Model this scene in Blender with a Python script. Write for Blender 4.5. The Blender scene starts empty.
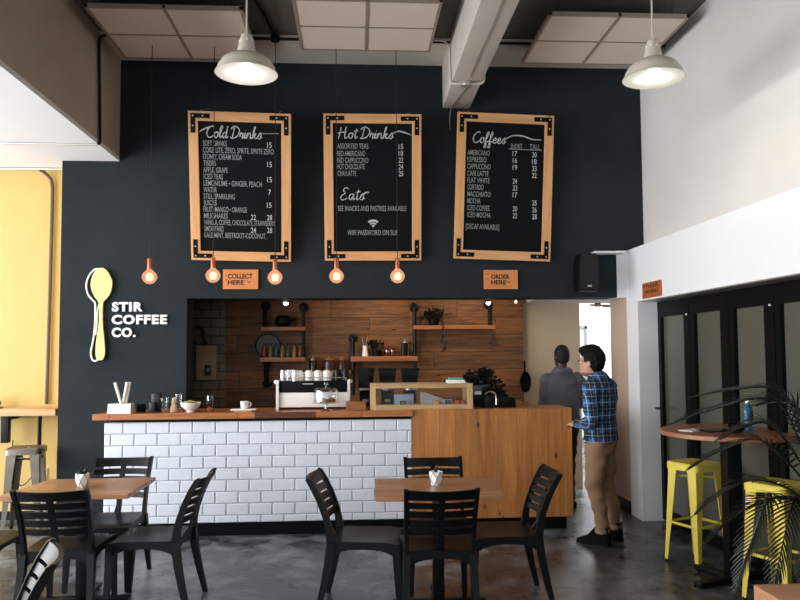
import bpy, bmesh, math, random
from mathutils import Vector, Matrix, noise
random.seed(7)
PI = math.pi
S = bpy.context.scene
COL = S.collection

# ------------------------------------------------------------------ camera
CAMH = 1.62
FPX, CX, CY = 734.4, 401.2, 311.1
YAW, PITCH, ROLL = math.radians(3.5), math.radians(3.09), math.radians(0.396)

def _basis():
    cy, sy = math.cos(YAW), math.sin(YAW)
    cp, sp = math.cos(PITCH), math.sin(PITCH)
    cr, sr = math.cos(ROLL), math.sin(ROLL)
    Rz = Matrix(((cy, -sy, 0), (sy, cy, 0), (0, 0, 1)))
    Rx = Matrix(((1, 0, 0), (0, cp, sp), (0, -sp, cp)))
    Rr = Matrix(((cr, 0, -sr), (0, 1, 0), (sr, 0, cr)))
    return Rr @ Rx @ Rz
RC = _basis()

def at(u, v, Y=None, Z=None, X=None):
    """world point seen at photo pixel (u, v) on the plane Y=, Z= or X="""
    d = RC.transposed() @ Vector(((u-CX)/FPX, 1, -(v-CY)/FPX))
    t = Y/d.y if Y is not None else ((Z-CAMH)/d.z if Z is not None else X/d.x)
    return d*t + Vector((0, 0, CAMH))

cam_data = bpy.data.cameras.new('camera')
cam = bpy.data.objects.new('camera', cam_data)
COL.objects.link(cam)
r, f_, u_ = RC[0], RC[1], RC[2]
M = Matrix(((r[0], u_[0], -f_[0], 0), (r[1], u_[1], -f_[1], 0), (r[2], u_[2], -f_[2], CAMH), (0, 0, 0, 1)))
cam.matrix_world = M
cam_data.sensor_width = 36
cam_data.lens = FPX*36/800
cam_data.shift_x = (400-CX)/800
cam_data.shift_y = (CY-300)/800
cam_data.clip_start = 0.05
S.camera = cam

# ------------------------------------------------------------------ materials
def lin(h):
    h = h.lstrip('#')
    c = [int(h[i:i+2], 16)/255 for i in (0, 2, 4)]
    return tuple((x/12.92 if x <= .04045 else ((x+.055)/1.055)**2.4) for x in c)+(1,)

class NT:
    def __init__(s, name):
        s.m = bpy.data.materials.new(name); s.m.use_nodes = True
        s.t = s.m.node_tree; s.b = s.t.nodes['Principled BSDF']
    def n(s, typ, **kw):
        nd = s.t.nodes.new(typ)
        for k, v in kw.items():
            if k in nd.bl_rna.properties: setattr(nd, k, v)
            else: nd.inputs[k].default_value = v
        return nd
    def l(s, a, b): s.t.links.new(a, b)
    def coords(s, scale=(1, 1, 1), rot=(0, 0, 0), kind='Object'):
        tc = s.n('ShaderNodeTexCoord'); mp = s.n('ShaderNodeMapping')
        mp.inputs['Scale'].default_value = scale; mp.inputs['Rotation'].default_value = rot
        s.l(tc.outputs[kind], mp.inputs['Vector']); return mp.outputs['Vector']
    def noise(s, vec, scale, detail=3, rough=.5, dist=0):
        nd = s.n('ShaderNodeTexNoise'); nd.inputs['Scale'].default_value = scale
        nd.inputs['Detail'].default_value = detail; nd.inputs['Roughness'].default_value = rough
        nd.inputs['Distortion'].default_value = dist
        s.l(vec, nd.inputs['Vector']); return nd.outputs['Fac']
    def ramp(s, fac, stops):
        nd = s.n('ShaderNodeValToRGB'); s.l(fac, nd.inputs['Fac'])
        e = nd.color_ramp.elements
        while len(e) < len(stops): e.new(.5)
        for i, (p, c) in enumerate(stops):
            e[i].position = p; e[i].color = lin(c) if isinstance(c, str) else (c, c, c, 1)
        return nd.outputs['Color']
    def mix(s, fac, a, b, mode='MIX'):
        nd = s.n('ShaderNodeMix'); nd.data_type = 'RGBA'; nd.blend_type = mode
        for sock, v in ((nd.inputs[0], fac), (nd.inputs[6], a), (nd.inputs[7], b)):
            if isinstance(v, (int, float)): sock.default_value = v
            elif isinstance(v, str): sock.default_value = lin(v)
            elif isinstance(v, tuple): sock.default_value = v
            else: s.l(v, sock)
        return nd.outputs[2]
    def math(s, op, a, b=None):
        nd = s.n('ShaderNodeMath'); nd.operation = op
        for i, v in enumerate((a, b)):
            if v is None: continue
            if isinstance(v, (int, float)): nd.inputs[i].default_value = v
            else: s.l(v, nd.inputs[i])
        return nd.outputs[0]
    def bump(s, h, strength=.2, dist=.01):
        nd = s.n('ShaderNodeBump'); nd.inputs['Strength'].default_value = strength
        nd.inputs['Distance'].default_value = dist
        s.l(h, nd.inputs['Height']); s.l(nd.outputs['Normal'], s.b.inputs['Normal'])

def mat(name, col, rough=.5, metal=0, var=.0, vs=6, spec=.5, bump=0, bs=60, coat=0):
    t = NT(name); b = t.b
    b.inputs['Roughness'].default_value = rough; b.inputs['Metallic'].default_value = metal
    b.inputs['Specular IOR Level'].default_value = spec; b.inputs['Coat Weight'].default_value = coat
    v = t.coords()
    f = t.noise(v, vs, 4, .6)
    g = t.ramp(f, [(.25, 1-var), (.75, 1.0)])
    t.l(t.mix(1.0, lin(col), g, 'MULTIPLY'), b.inputs['Base Color'])
    if bump: t.bump(t.noise(v, bs, 3), bump, .005)
    return t.m

def emit(name, col, strength):
    t = NT(name); t.b.inputs['Base Color'].default_value = lin(col)
    t.b.inputs['Emission Color'].default_value = lin(col); t.b.inputs['Emission Strength'].default_value = strength
    return t.m

def glass(name, col='#ffffff', alpha=.15, rough=.03):
    """thin clear glass: mostly see-through with a glossy reflection"""
    t = NT(name); nt = t.t
    tr = t.n('ShaderNodeBsdfTransparent'); tr.inputs['Color'].default_value = lin(col)
    gl = t.n('ShaderNodeBsdfGlossy'); gl.inputs['Roughness'].default_value = rough
    lw = t.n('ShaderNodeLayerWeight'); lw.inputs['Blend'].default_value = .35
    f = t.math('ADD', t.math('MULTIPLY', lw.outputs['Facing'], .6), alpha); f = t.math('MULTIPLY', f, .5)
    mx = t.n('ShaderNodeMixShader'); t.l(f, mx.inputs[0]); t.l(tr.outputs[0], mx.inputs[1]); t.l(gl.outputs[0], mx.inputs[2])
    t.l(mx.outputs[0], nt.nodes['Material Output'].inputs['Surface'])
    return t.m

def wood(name, c1, c2, axis='X', grain=1.0, plank=None, knots=.35, rough=.45, seam='#2a1608', pvar=.5, length=1.6):
    """wood with grain along axis; plank = (across axis, board width)"""
    t = NT(name); b = t.b; b.inputs['Roughness'].default_value = rough
    st = {'X': (1, 14, 14), 'Y': (14, 1, 14), 'Z': (14, 14, 1)}[axis]
    tc = t.n('ShaderNodeTexCoord'); base = tc.outputs['Object']
    sep = t.n('ShaderNodeSeparateXYZ'); t.l(base, sep.inputs[0])
    rnd = None; seamf = None
    if plank:
        ax, w = plank
        q = t.math('DIVIDE', sep.outputs[ax], w)
        fl = t.math('FLOOR', q)
        fr = t.math('FRACT', q)
        wn = t.n('ShaderNodeTexWhiteNoise', noise_dimensions='1D'); t.l(fl, wn.inputs['W'])
        # butt joints along the board, staggered per board
        along = t.math('ADD', t.math('DIVIDE', sep.outputs[axis], length), t.math('MULTIPLY', wn.outputs['Value'], 7.3))
        fl2 = t.math('FLOOR', along); fr2 = t.math('FRACT', along)
        wn2 = t.n('ShaderNodeTexWhiteNoise', noise_dimensions='1D')
        t.l(t.math('ADD', t.math('MULTIPLY', fl, 3.71), t.math('MULTIPLY', fl2, 1.37)), wn2.inputs['W'])
        rnd = wn2.outputs['Value']
        s1 = t.math('LESS_THAN', fr, .035); s2 = t.math('LESS_THAN', fr2, .006/length)
        seamf = t.math('MAXIMUM', s1, s2)
        off = t.n('ShaderNodeCombineXYZ')
        for i in range(3): t.l(t.math('MULTIPLY', rnd, 9.0+i*5), off.inputs[i])
        ad = t.n('ShaderNodeVectorMath', operation='ADD'); t.l(base, ad.inputs[0]); t.l(off.outputs[0], ad.inputs[1])
        base = ad.outputs[0]
    mp = t.n('ShaderNodeMapping'); mp.inputs['Scale'].default_value = st; t.l(base, mp.inputs['Vector'])
    n1 = t.noise(mp.outputs[0], 1.6*grain, 5, .6, .6)
    n2 = t.noise(mp.outputs[0], 9*grain, 3, .6)
    f = t.math('ADD', t.math('MULTIPLY', n1, .75), t.math('MULTIPLY', n2, .25))
    c = t.ramp(f, [(.32, c2), (.62, c1)])
    if rnd is not None:
        g = t.ramp(rnd, [(0, 1-pvar), (1, 1.0)])
        c = t.mix(1.0, c, g, 'MULTIPLY')
    if knots:
        kst = {'X': (2.2, 5, 5), 'Y': (5, 2.2, 5), 'Z': (5, 5, 2.2)}[axis]
        mk = t.n('ShaderNodeMapping'); mk.inputs['Scale'].default_value = kst; t.l(base, mk.inputs['Vector'])
        vo = t.n('ShaderNodeTexVoronoi'); vo.inputs['Scale'].default_value = 1.5; t.l(mk.outputs[0], vo.inputs['Vector'])
        k = t.ramp(vo.outputs['Distance'], [(.0, 1.0), (.06, .9), (.12, 0.0)])
        c = t.mix(t.math('MULTIPLY', k, knots*2), c, '#2a1307')
    if seamf is not None:
        c = t.mix(seamf, c, seam)
    t.l(c, b.inputs['Base Color'])
    t.bump(f, .15, .004)
    return t.m

# ------------------------------------------------------------------ mesh kit
class MB:
    def __init__(s): s.bm = bmesh.new()
    def box(s, x0, x1, y0, y1, z0, z1, bev=0, seg=2):
        vs = [s.bm.verts.new((x, y, z)) for x in (x0, x1) for y in (y0, y1) for z in (z0, z1)]
        F = [(0, 1, 3, 2), (4, 6, 7, 5), (0, 4, 5, 1), (2, 3, 7, 6), (0, 2, 6, 4), (1, 5, 7, 3)]
        fs = [s.bm.faces.new([vs[i] for i in f]) for f in F]
        if bev:
            es = list({e for f in fs for e in f.edges})
            bmesh.ops.bevel(s.bm, geom=es, offset=bev, segments=seg, affect='EDGES', profile=.6)
        return s
    def ring(s, pts): return [s.bm.verts.new(p) for p in pts]
    def loft(s, rings, cap=True, closed=True):
        R = [s.ring(r) for r in rings]; n = len(R[0])
        for a, b in zip(R, R[1:]):
            for i in range(n if closed else n-1):
                j = (i+1) % n
                s.bm.faces.new((a[i], a[j], b[j], b[i]))
        if cap:
            s.bm.faces.new(list(reversed(R[0]))); s.bm.faces.new(R[-1])
        return s
    def tube(s, pts, r, n=8, cap=True):
        pts = [Vector(p) for p in pts]; rings = []
        rr = r if isinstance(r, (list, tuple)) else [r]*len(pts)
        up = None
        for i, p in enumerate(pts):
            d = (pts[min(i+1, len(pts)-1)]-pts[max(i-1, 0)]).normalized()
            if up is None:
                up = Vector((0, 0, 1)) if abs(d.z) < .9 else Vector((0, 1, 0))
            a = d.cross(up).normalized(); b_ = a.cross(d).normalized(); up = b_
            rings.append([p+(a*math.cos(2*PI*k/n)+b_*math.sin(2*PI*k/n))*rr[i] for k in range(n)])
        return s.loft(rings, cap)
    def cyl(s, p0, p1, r0, r1=None, n=20): return s.tube([p0, p1], [r0, r0 if r1 is None else r1], n)
    def lathe(s, prof, c=(0, 0, 0), n=28, cap=True, axis='Z'):
        rings = []
        for rr, z in prof:
            rr = max(rr, 1e-4)
            ring = []
            for k in range(n):
                a = 2*PI*k/n; q = (rr*math.cos(a), rr*math.sin(a), z)
                if axis == 'Y': q = (q[0], -q[2], q[1])
                ring.append((c[0]+q[0], c[1]+q[1], c[2]+q[2]))
            rings.append(ring)
        return s.loft(rings, cap)
    def prism(s, pts, y0, y1, M=None):
        """outline in x,z extruded from y0 to y1"""
        a = s.ring([(p[0], y0, p[1]) for p in pts]); b = s.ring([(p[0], y1, p[1]) for p in pts]); n = len(a)
        s.bm.faces.new(a); s.bm.faces.new(list(reversed(b)))
        for i in range(n):
            j = (i+1) % n; s.bm.faces.new((a[j], a[i], b[i], b[j]))
        return s
    def ball(s, c, r, n=16, sc=(1, 1, 1)):
        prof = [(r*math.sin(PI*i/(n//2)), -r*math.cos(PI*i/(n//2))) for i in range(n//2+1)]
        rings = [[(c[0]+max(q, 1e-4)*math.cos(2*PI*k/n)*sc[0], c[1]+max(q, 1e-4)*math.sin(2*PI*k/n)*sc[1], c[2]+z*sc[2]) for k in range(n)] for q, z in prof]
        return s.loft(rings)
    def quad(s, *p): s.bm.faces.new([s.bm.verts.new(q) for q in p]); return s
    def addmesh(s, me, M):
        nv = len(s.bm.verts); s.bm.from_mesh(me); s.bm.verts.ensure_lookup_table()
        for v in s.bm.verts[nv:]: v.co = M @ v.co
        return s
    def xf(s, M, start=0):
        s.bm.verts.ensure_lookup_table()
        for v in s.bm.verts[start:]: v.co = M @ v.co
        return s
    def build(s, name, m, parent=None, smooth=30, world=False, fix=True):
        if fix: bmesh.ops.recalc_face_normals(s.bm, faces=s.bm.faces)
        if parent is None:
            zs = [v.co.z for v in s.bm.verts]; xs = [v.co.x for v in s.bm.verts]; ys = [v.co.y for v in s.bm.verts]
            o0 = Vector(((min(xs)+max(xs))/2, (min(ys)+max(ys))/2, min(zs)))
            for v in s.bm.verts: v.co -= o0
        elif world:
            Mi = rootmat(parent).inverted()
            for v in s.bm.verts: v.co = Mi @ v.co
        me = bpy.data.meshes.new(name); s.bm.to_mesh(me); s.bm.free()
        if smooth:
            me.shade_smooth(); me.set_sharp_from_angle(angle=math.radians(smooth))
        for mm in (m if isinstance(m, (list, tuple)) else [m]): me.materials.append(mm)
        o = bpy.data.objects.new(name, me); COL.objects.link(o)
        if parent is None: o.location = o0
        else: o.parent = parent
        return o

def rootmat(o):
    m = o.matrix_basis.copy()
    while o.parent: o = o.parent; m = o.matrix_basis @ m
    return m

def tag(o, label=None, cat=None, group=None, kind=None):
    if label: o['label'] = label
    if cat: o['category'] = cat
    if group: o['group'] = group
    if kind: o['kind'] = kind
    return o

def thing(name, label, cat, loc=(0, 0, 0), rz=0, group=None, M=None):
    o = bpy.data.objects.new(name, None); COL.objects.link(o)
    o.empty_display_size = .05
    if M is not None: o.matrix_basis = M
    else: o.location = loc; o.rotation_euler = (0, 0, rz)
    return tag(o, label, cat, group)

def struct(mb, name, m, smooth=30): return tag(mb.build(name, m, smooth=smooth), kind='structure')

def dup(root, loc=None, rz=None, label=None, group=None, parent=None):
    c = root.copy(); COL.objects.link(c)
    if parent is not None: c.parent = parent
    else:
        if loc is not None: c.location = loc
        if rz is not None: c.rotation_euler = (0, 0, rz)
    if label: c['label'] = label
    if group: c['group'] = group
    for ch in list(root.children): dup(ch, parent=c)
    return c

def catmull(pts, k=6, closed=False):
    P = [Vector(p) for p in pts]; out = []; n = len(P)
    rng = range(n) if closed else range(n-1)
    for i in rng:
        g = (lambda j: P[j % n]) if closed else (lambda j: P[max(0, min(n-1, j))])
        a, b, c, d = g(i-1), g(i), g(i+1), g(i+2)
        for s in range(k):
            t = s/k
            out.append(.5*((2*b)+(c-a)*t+(2*a-5*b+4*c-d)*t*t+(3*b-a-3*c+d)*t**3))
    if not closed: out.append(P[-1])
    return out

def textmesh(txt, bold=0, ext=.0, shear=0, space=1):
    cu = bpy.data.curves.new('t', 'FONT'); cu.body = txt; cu.size = 1; cu.offset = bold; cu.extrude = ext
    cu.shear = shear; cu.space_character = space; cu.resolution_u = 4
    ob = bpy.data.objects.new('t', cu); COL.objects.link(ob)
    bpy.context.view_layer.update()
    dg = bpy.context.evaluated_depsgraph_get()
    me = bpy.data.meshes.new_from_object(ob.evaluated_get(dg))
    bpy.data.objects.remove(ob); bpy.data.curves.remove(cu)
    return me

def addtext(mb, txt, x0, x1, z0, z1, y, bold=0, depth=.001, shear=0, space=1):
    """text fitted into x0..x1, z0..z1 on the plane y, facing -Y"""
    me = textmesh(txt, bold, .5, shear, space)
    xs = [v.co.x for v in me.vertices]
    hm = textmesh('H', bold, .5); ys = [v.co.y for v in hm.vertices]; bpy.data.meshes.remove(hm)
    a, b, c, d = min(xs), max(xs), min(ys), max(ys)
    sx = (x1-x0)/(b-a); sz = (z1-z0)/(d-c)
    M = Matrix(((sx, 0, 0, x0-a*sx), (0, 0, depth, y-depth/2), (0, sz, 0, z0-c*sz), (0, 0, 0, 1)))
    M[1][2] = -depth
    mb.addmesh(me, M); bpy.data.meshes.remove(me)

# ------------------------------------------------------------------ palette
m_dark = NT('dark_slate_paint'); _v = m_dark.coords()
_c = m_dark.ramp(m_dark.noise(_v, .9, 5, .65), [(.3, '#1f2426'), (.7, '#2c3236')])
m_dark.l(_c, m_dark.b.inputs['Base Color']); m_dark.b.inputs['Roughness'].default_value = .7; m_dark.b.inputs['Specular IOR Level'].default_value = .12
m_dark.bump(m_dark.noise(_v, 25, 3), .1, .003); m_dark = m_dark.m
m_white = mat('white_plaster', '#d9d7d4', .8, var=.08, vs=1.2, bump=.05)
m_upper = mat('upper_plaster', '#dedad5', .85, var=.16, vs=.8, bump=.05)
m_white2 = mat('bright_plaster', '#e9e9ea', .8, var=.04, vs=1)
m_yellow = mat('yellow_plaster', '#cfb06a', .75, var=.06, vs=1.3)
m_bulk = mat('grey_beige_plaster', '#beb1a1', .85, var=.22, vs=1.1, bump=.08)
m_ceil = mat('dimmed_ceiling_grey', '#6e675f', .9, var=.35, vs=.7)  # low light put into the grey; the noise is concrete staining
m_ceil2 = mat('lit_ceiling_band', '#d2c9be', .9, var=.2, vs=1.5)  # brighter light near the back wall put into this paler colour
m_beam = mat('white_painted_concrete', '#d3cbc2', .7, var=.12, vs=3, bump=.3, bs=9)
m_panel = mat('mineral_fibre_tile', '#e2d6ca', .95, var=.08, vs=80)
m_beige = mat('beige_plaster', '#b3a489', .85, var=.08, vs=1)
m_black = mat('black_paint', '#05080a', .45, var=.15, spec=.15)
m_plastic = mat('black_polypropylene', '#06090b', .4, var=.1, vs=3, spec=.28)
m_blackmetal = mat('black_steel', '#05070a', .45, spec=.2)
m_steel = mat('brushed_steel', '#b9b6b0', .32, metal=.9, var=.15, vs=10)
m_gun = mat('gunmetal_steel', '#8d857a', .35, metal=.85, var=.25, vs=8)
m_alu = mat('aluminium', '#c9c6c0', .35, metal=.8)
m_tile = mat('glazed_white_tile', '#dfe3ea', .22, var=.03, spec=.5, vs=20)
m_grout = mat('grey_grout', '#b0b4ba', .9)
m_cream = mat('cream_enamel', '#cfc6b6', .35, var=.03)
m_enam = mat('white_enamel', '#f4f2ec', .4)
m_ceramic = mat('white_ceramic', '#ecebe6', .2)
m_copper = mat('copper', '#b8694a', .3, metal=.9)
m_chalk = mat('white_chalk', '#cdcfd0', .9, var=.35, vs=60)
m_chalk2 = mat('faded_chalk', '#a3a6a8', .9, var=.5, vs=45)
m_board = mat('chalkboard', '#04070a', .8, var=.2, vs=3, spec=.2)
m_cablebk = mat('black_cable', '#050506', .5)
m_ystool = mat('yellow_powder_coat', '#e6cf52', .35, var=.05)
m_glass = glass('clear_glass', alpha=.06)
m_pine = wood('pine_frame', '#e0aa74', '#c98f58', 'Z', 1.0, knots=.3, rough=.5)
m_pineX = wood('pine_frame_across', '#e0aa74', '#c98f58', 'X', 1.0, knots=.3, rough=.5)
m_front = wood('pine_boards', '#cc8a4c', '#a5622c', 'Z', .9, plank=('X', .14), knots=.5, rough=.4, seam='#94602e', pvar=.28, length=9)
m_top = wood('oiled_worktop', '#c07a44', '#9a5628', 'X', 2.0, plank=('Y', .11), knots=.25, rough=.28, seam='#5a2e14', pvar=.12, length=1.1)
m_table = wood('oiled_tabletop', '#c79068', '#9b6540', 'X', 1.0, plank=('Y', .09), knots=.15, rough=.3, seam='#6a3e20', pvar=.3, length=.8)
m_reclaim = wood('reclaimed_planks', '#94602f', '#3a200c', 'X', 1.5, plank=('Z', .2), knots=.5, rough=.6, seam='#120904', pvar=.55, length=1.45)
m_shelfw = wood('shelf_wood', '#a5683a', '#7d4821', 'X', 1.0, knots=.2)
m_barw = wood('pale_bar_wood', '#dcb081', '#c08c58', 'X', .8, knots=.15)
m_case = wood('pale_case_wood', '#c9a878', '#a88555', 'X', 1.0, knots=.2)
m_round = wood('round_top_wood', '#a06a48', '#7e4e32', 'X', .8, knots=.05, rough=.35)
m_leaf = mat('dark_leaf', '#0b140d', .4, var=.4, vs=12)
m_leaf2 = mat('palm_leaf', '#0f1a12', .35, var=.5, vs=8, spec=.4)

# polished concrete floor
t = NT('polished_concrete'); v = t.coords((1, 1, 1))
a = t.noise(v, .9, 6, .65, .3); b_ = t.noise(v, 4.5, 4, .55, .3)
f = t.math('ADD', t.math('MULTIPLY', a, .5), t.math('MULTIPLY', b_, .5))
t.l(t.ramp(f, [(.38, '#26282b'), (.5, '#4a4c50'), (.62, '#8a8c90')]), t.b.inputs['Base Color'])
t.l(t.ramp(b_, [(.3, .24), (.7, .38)]), t.b.inputs['Roughness'])
m_floor = t.m

# kitchen wall tile (seen dim)
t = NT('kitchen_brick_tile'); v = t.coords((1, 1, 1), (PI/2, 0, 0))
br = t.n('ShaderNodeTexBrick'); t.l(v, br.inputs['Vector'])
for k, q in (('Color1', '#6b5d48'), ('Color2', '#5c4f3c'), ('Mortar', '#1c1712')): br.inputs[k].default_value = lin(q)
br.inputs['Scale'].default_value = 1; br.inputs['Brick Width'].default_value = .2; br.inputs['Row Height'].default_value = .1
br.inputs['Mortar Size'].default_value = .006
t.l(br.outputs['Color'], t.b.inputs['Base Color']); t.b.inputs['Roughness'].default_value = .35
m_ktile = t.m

# ------------------------------------------------------------------ shell
YW = 7.13            # dark wall
XR, XS = 2.87, 2.69  # upper right wall, lower right wall face
ZC = 4.47
struct(MB().box(-6.6, 9, -3.2, 14, -.1, 0), 'floor', m_floor)
struct(MB().box(-2.27, XR+.3, -3.2, YW+.3, ZC, ZC+.15), 'ceiling', m_ceil)
struct(MB().box(-2.27, XR, 6.52, YW, ZC-.02, ZC-.002), 'ceiling_lit_strip', m_ceil2)  # thin added sheet painting the better lit ceiling strip by the wall
# left bulkhead: lower ceiling over the window side
struct(MB().box(-6.6, -2.27, -3.2, 7.8, 3.46, 3.5), 'ceiling_2', m_white2)
struct(MB().box(-2.42, -2.27, -3.2, YW+.02, 3.5, ZC+.1), 'wall_bulkhead', m_bulk)
mb = MB()
mb.box(-2.805, -1.62, YW, YW+.3, 0, 3.46)
mb.box(-2.27, -1.62, YW, YW+.3, 3.46, ZC)
mb.box(-1.62, 2.585, YW, YW+.3, 2.135, ZC)
mb.box(2.585, XR, YW, YW+.3, 2.6, ZC)
struct(mb, 'wall_back', m_dark, smooth=0)
# the white end pier beside the passage and lower right wall with the door recess
mb = MB()
mb.box(2.585, XS, YW-.005, YW+.3, 2.13, 2.6)
mb.box(XS, XR+.3, 6.87, 7.16, 0, 2.6)
mb.box(XS, XR+.3, -3.2, 6.87, 2.075, 2.6)
struct(mb, 'wall_right', m_white2, smooth=0)
struct(MB().box(XS, XR+.3, 7.16, 7.64, 0, 2.6), 'wall_passage_right', mat('shaded_white_plaster', '#c9ad98', .85, var=.08, vs=1), smooth=0)  # passage end of the white wall, its shade put into a darker pinkish colour
struct(MB().box(XR, XR+.3, -3.2, YW+.3, 2.6, ZC+.1), 'wall_right_upper', m_upper)
struct(MB().box(2.33, 2.62, 7.0, YW, 2.56, 2.58), 'trim_2', m_white2)
# yellow alcove
struct(MB().box(-6.6, -2.805, 7.5, 7.65, 0, 3.46), 'wall_alcove', m_yellow)
struct(MB().box(-2.87, -2.805, 7.28, 7.5, 0, 3.46), 'wall_alcove_return', m_yellow)
struct(MB().box(-6.6, -2.87, 7.47, 7.5, 0, .08), 'baseboard_alcove', m_black)
# kitchen and passage beyond the counter
struct(MB().box(-2.4, 1.925, 8.4, 8.5, 0, 2.7), 'wall_kitchen', m_reclaim)
struct(MB().box(-2.4, -1.47, 8.37, 8.4, 0, 2.7), 'wall_kitchen_tile', m_ktile)
struct(MB().box(-2.5, -2.4, 7.43, 8.5, 0, 2.7), 'wall_kitchen_left', m_ktile)
struct(MB().box(1.925, 2.625, 8.5, 8.6, 0, 2.7), 'wall_passage', m_beige)
struct(MB().box(-2.5, 1.98, 7.43, 8.5, 2.7, 2.75), 'ceiling_kitchen', m_ceil)
struct(MB().box(1.98, XR+.3, 7.43, 8.6, 2.17, 2.75), 'ceiling_passage', m_white)
# bright back room
mb = MB(); mb.box(-2.5, 9, 13, 13.1, 0, 3.4); struct(mb, 'wall_far', m_white2)
struct(MB().box(8.9, 9, 7.75, 13, 0, 3.4), 'wall_far_right', m_white2)
struct(MB().box(-2.5, 9, 8.6, 13, 3.4, 3.5), 'ceiling_far', m_white2)
struct(MB().box(3.17, 9, 7.7, 7.75, 0, 3.4), 'wall_far_near', m_white2)
struct(MB().box(-2.5, -2.4, 8.6, 13, 0, 3.4), 'wall_far_left', m_white2)
# skirting of the passage
struct(MB().box(XS-.012, XS, 7.16, 7.64, 0, .12), 'baseboard_right', m_black)
# ceiling beam
struct(MB().box(.862, 1.13, -3.2, YW, 4.02, ZC, .008), 'trim_3', m_beam)
# left window wall, wall behind the camera
def window_wall(name, axis, c, a0, a1, z1, sill, head, n, wn):
    """wall with n window openings; the wall lies on plane axis=c"""
    w = MB(); g = (a1-a0)/n; pier = .25
    def bx(b, p0, p1, z0, z1_, d0=0, d1=.2):
        if axis == 'X': b.box(c-d1, c-d0, p0, p1, z0, z1_)
        else: b.box(p0, p1, c-d1, c-d0, z0, z1_)
    bx(w, a0, a1, 0, sill); bx(w, a0, a1, head, z1)
    for i in range(n+1):
        p = a0+g*i; bx(w, max(a0, p-pier/2), min(a1, p+pier/2), sill, head)
    struct(w, name, m_white, smooth=0)
    for i in range(n):
        p0, p1 = a0+g*i+pier/2, a0+g*(i+1)-pier/2
        if i == 0: p0 = a0+pier/2
        fr = MB(); k = .05
        bx(fr, p0, p1, sill, sill+k, .06, .12); bx(fr, p0, p1, head-k, head, .06, .12)
        for q in (p0, (p0+p1)/2-k/2, p1-k): bx(fr, q, q+k, sill+k, head-k, .06, .12)
        o = tag(fr.build('window_%d' % (wn+i), m_black), kind='structure')
        gp = MB(); bx(gp, p0+k, p1-k, sill+k, head-k, .085, .095)
        gp.build('pane', m_glass, o, world=True)
window_wall('wall_left', 'X', -6.4, -3.2, 7.5, 3.46, .4, 3.2, 5, 1)
window_wall('wall_front', 'Y', -3.0, -6.4, 3.17, 4.47, .9, 3.3, 4, 6)
# ------------------------------------------------------------------ folding glass doors on the right
m_dglass = NT('smoky_door_glass'); _t = m_dglass
_t.b.inputs['Base Color'].default_value = lin('#55564c'); _t.b.inputs['Roughness'].default_value = .18
_t.b.inputs['Specular IOR Level'].default_value = .7
m_dglass = _t.m
XD = 2.88
edges = [6.87, 6.20, 5.53, 4.90, 4.27, 3.6, 2.9, 2.2]
glassY = [(6.80, 6.31), (6.11, 5.66), (5.45, 5.03), (4.83, 4.36), (4.19, 3.72), (3.5, 3.02), (2.8, 2.3)]
struct(MB().box(XD, XD+.08, 2.2, 6.87, 2.0, 2.075), 'trim_4', m_black)
struct(MB().box(XR-.16, XR+.01, 2.2, 6.87, 2.068, 2.08), 'trim_5', m_alu)
for i, (g1, g0) in enumerate(glassY):
    y1, y0 = edges[i]-.004, edges[i+1]+.004
    b = MB()
    b.box(XD, XD+.05, g1, y1, .02, 2.0); b.box(XD, XD+.05, y0, g0, .02, 2.0)
    b.box(XD, XD+.05, g0, g1, 1.925, 2.0); b.box(XD, XD+.05, g0, g1, .02, .12)
    d = tag(b.build('door_%d' % (i+1), m_black, smooth=0), kind='structure')
    MB().box(XD+.03, XD+.036, g0, g1, .12, 1.925).build('glass_pane', m_dglass, d, world=True)
    if i % 2 == 0:
        MB().ball((XD-.008, y0+.03, 1.92), .012, 10).build('hinge_bolt', m_alu, d, world=True)
    if i == 0:
        h = MB().tube([(XD, 6.84, 1.06), (XD-.05, 6.84, 1.06), (XD-.05, 6.72, 1.06)], .009, 8)
        h.build('door_handle', m_blackmetal, d, world=True)
struct(MB().box(XD+.4, XD+.45, -3, 6.87, 0, 2.6), 'wall_behind_doors', m_black)

# ------------------------------------------------------------------ counter
YC = 6.62; ZT = 1.087
counter = thing('service_counter', 'long service counter clad in white subway tile and pine boards, black plinth', 'counter', (-.1, 6.85, 0))
b = MB(); b.box(-2.205, .495, YC+.012, YC+.4, .122, 1.0)
b.build('tile_backing', m_grout, counter, world=True, smooth=0)
b = MB(); tw, th = .2003, .1028
for rI in range(9):
    z1 = 1.008-rI*th; z0 = max(z1-th, .122)
    off = 0.162 if rI % 2 == 0 else .058
    x = -2.207; e = -2.207+off
    while x < .49:
        x1 = min(e, .495)
        if x1-x > .02 and z1-z0 > .02:
            w = .0025; bv = .008
            o = [(x+w, z0+w), (x1-w, z0+w), (x1-w, z1-w), (x+w, z1-w)]
            i_ = [(x+w+bv, z0+w+bv), (x1-w-bv, z0+w+bv), (x1-w-bv, z1-w-bv), (x+w+bv, z1-w-bv)]
            R0 = b.ring([(p[0], YC+.012, p[1]) for p in o]); R1 = b.ring([(p[0], YC+.004, p[1]) for p in o]); R2 = b.ring([(p[0], YC-.002, p[1]) for p in i_])
            for A, B_ in ((R0, R1), (R1, R2)):
                for k in range(4): b.bm.faces.new((A[k], A[(k+1) % 4], B_[(k+1) % 4], B_[k]))
            b.bm.faces.new(R2)
        x = e; e += tw
b.build('subway_tiles', m_tile, counter, world=True, smooth=0)
b = MB(); b.box(.497, 1.95, YC-.012, YC+.4, .118, ZT+.002, .003); b.box(1.87, 1.95, YC+.4, 7.09, .118, 1.05)
b.build('pine_cladding', m_front, counter, world=True, smooth=0)
MB().box(-2.17, 1.90, YC+.045, YC+.4, 0, .122).build('plinth', m_black, counter, world=True)
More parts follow.
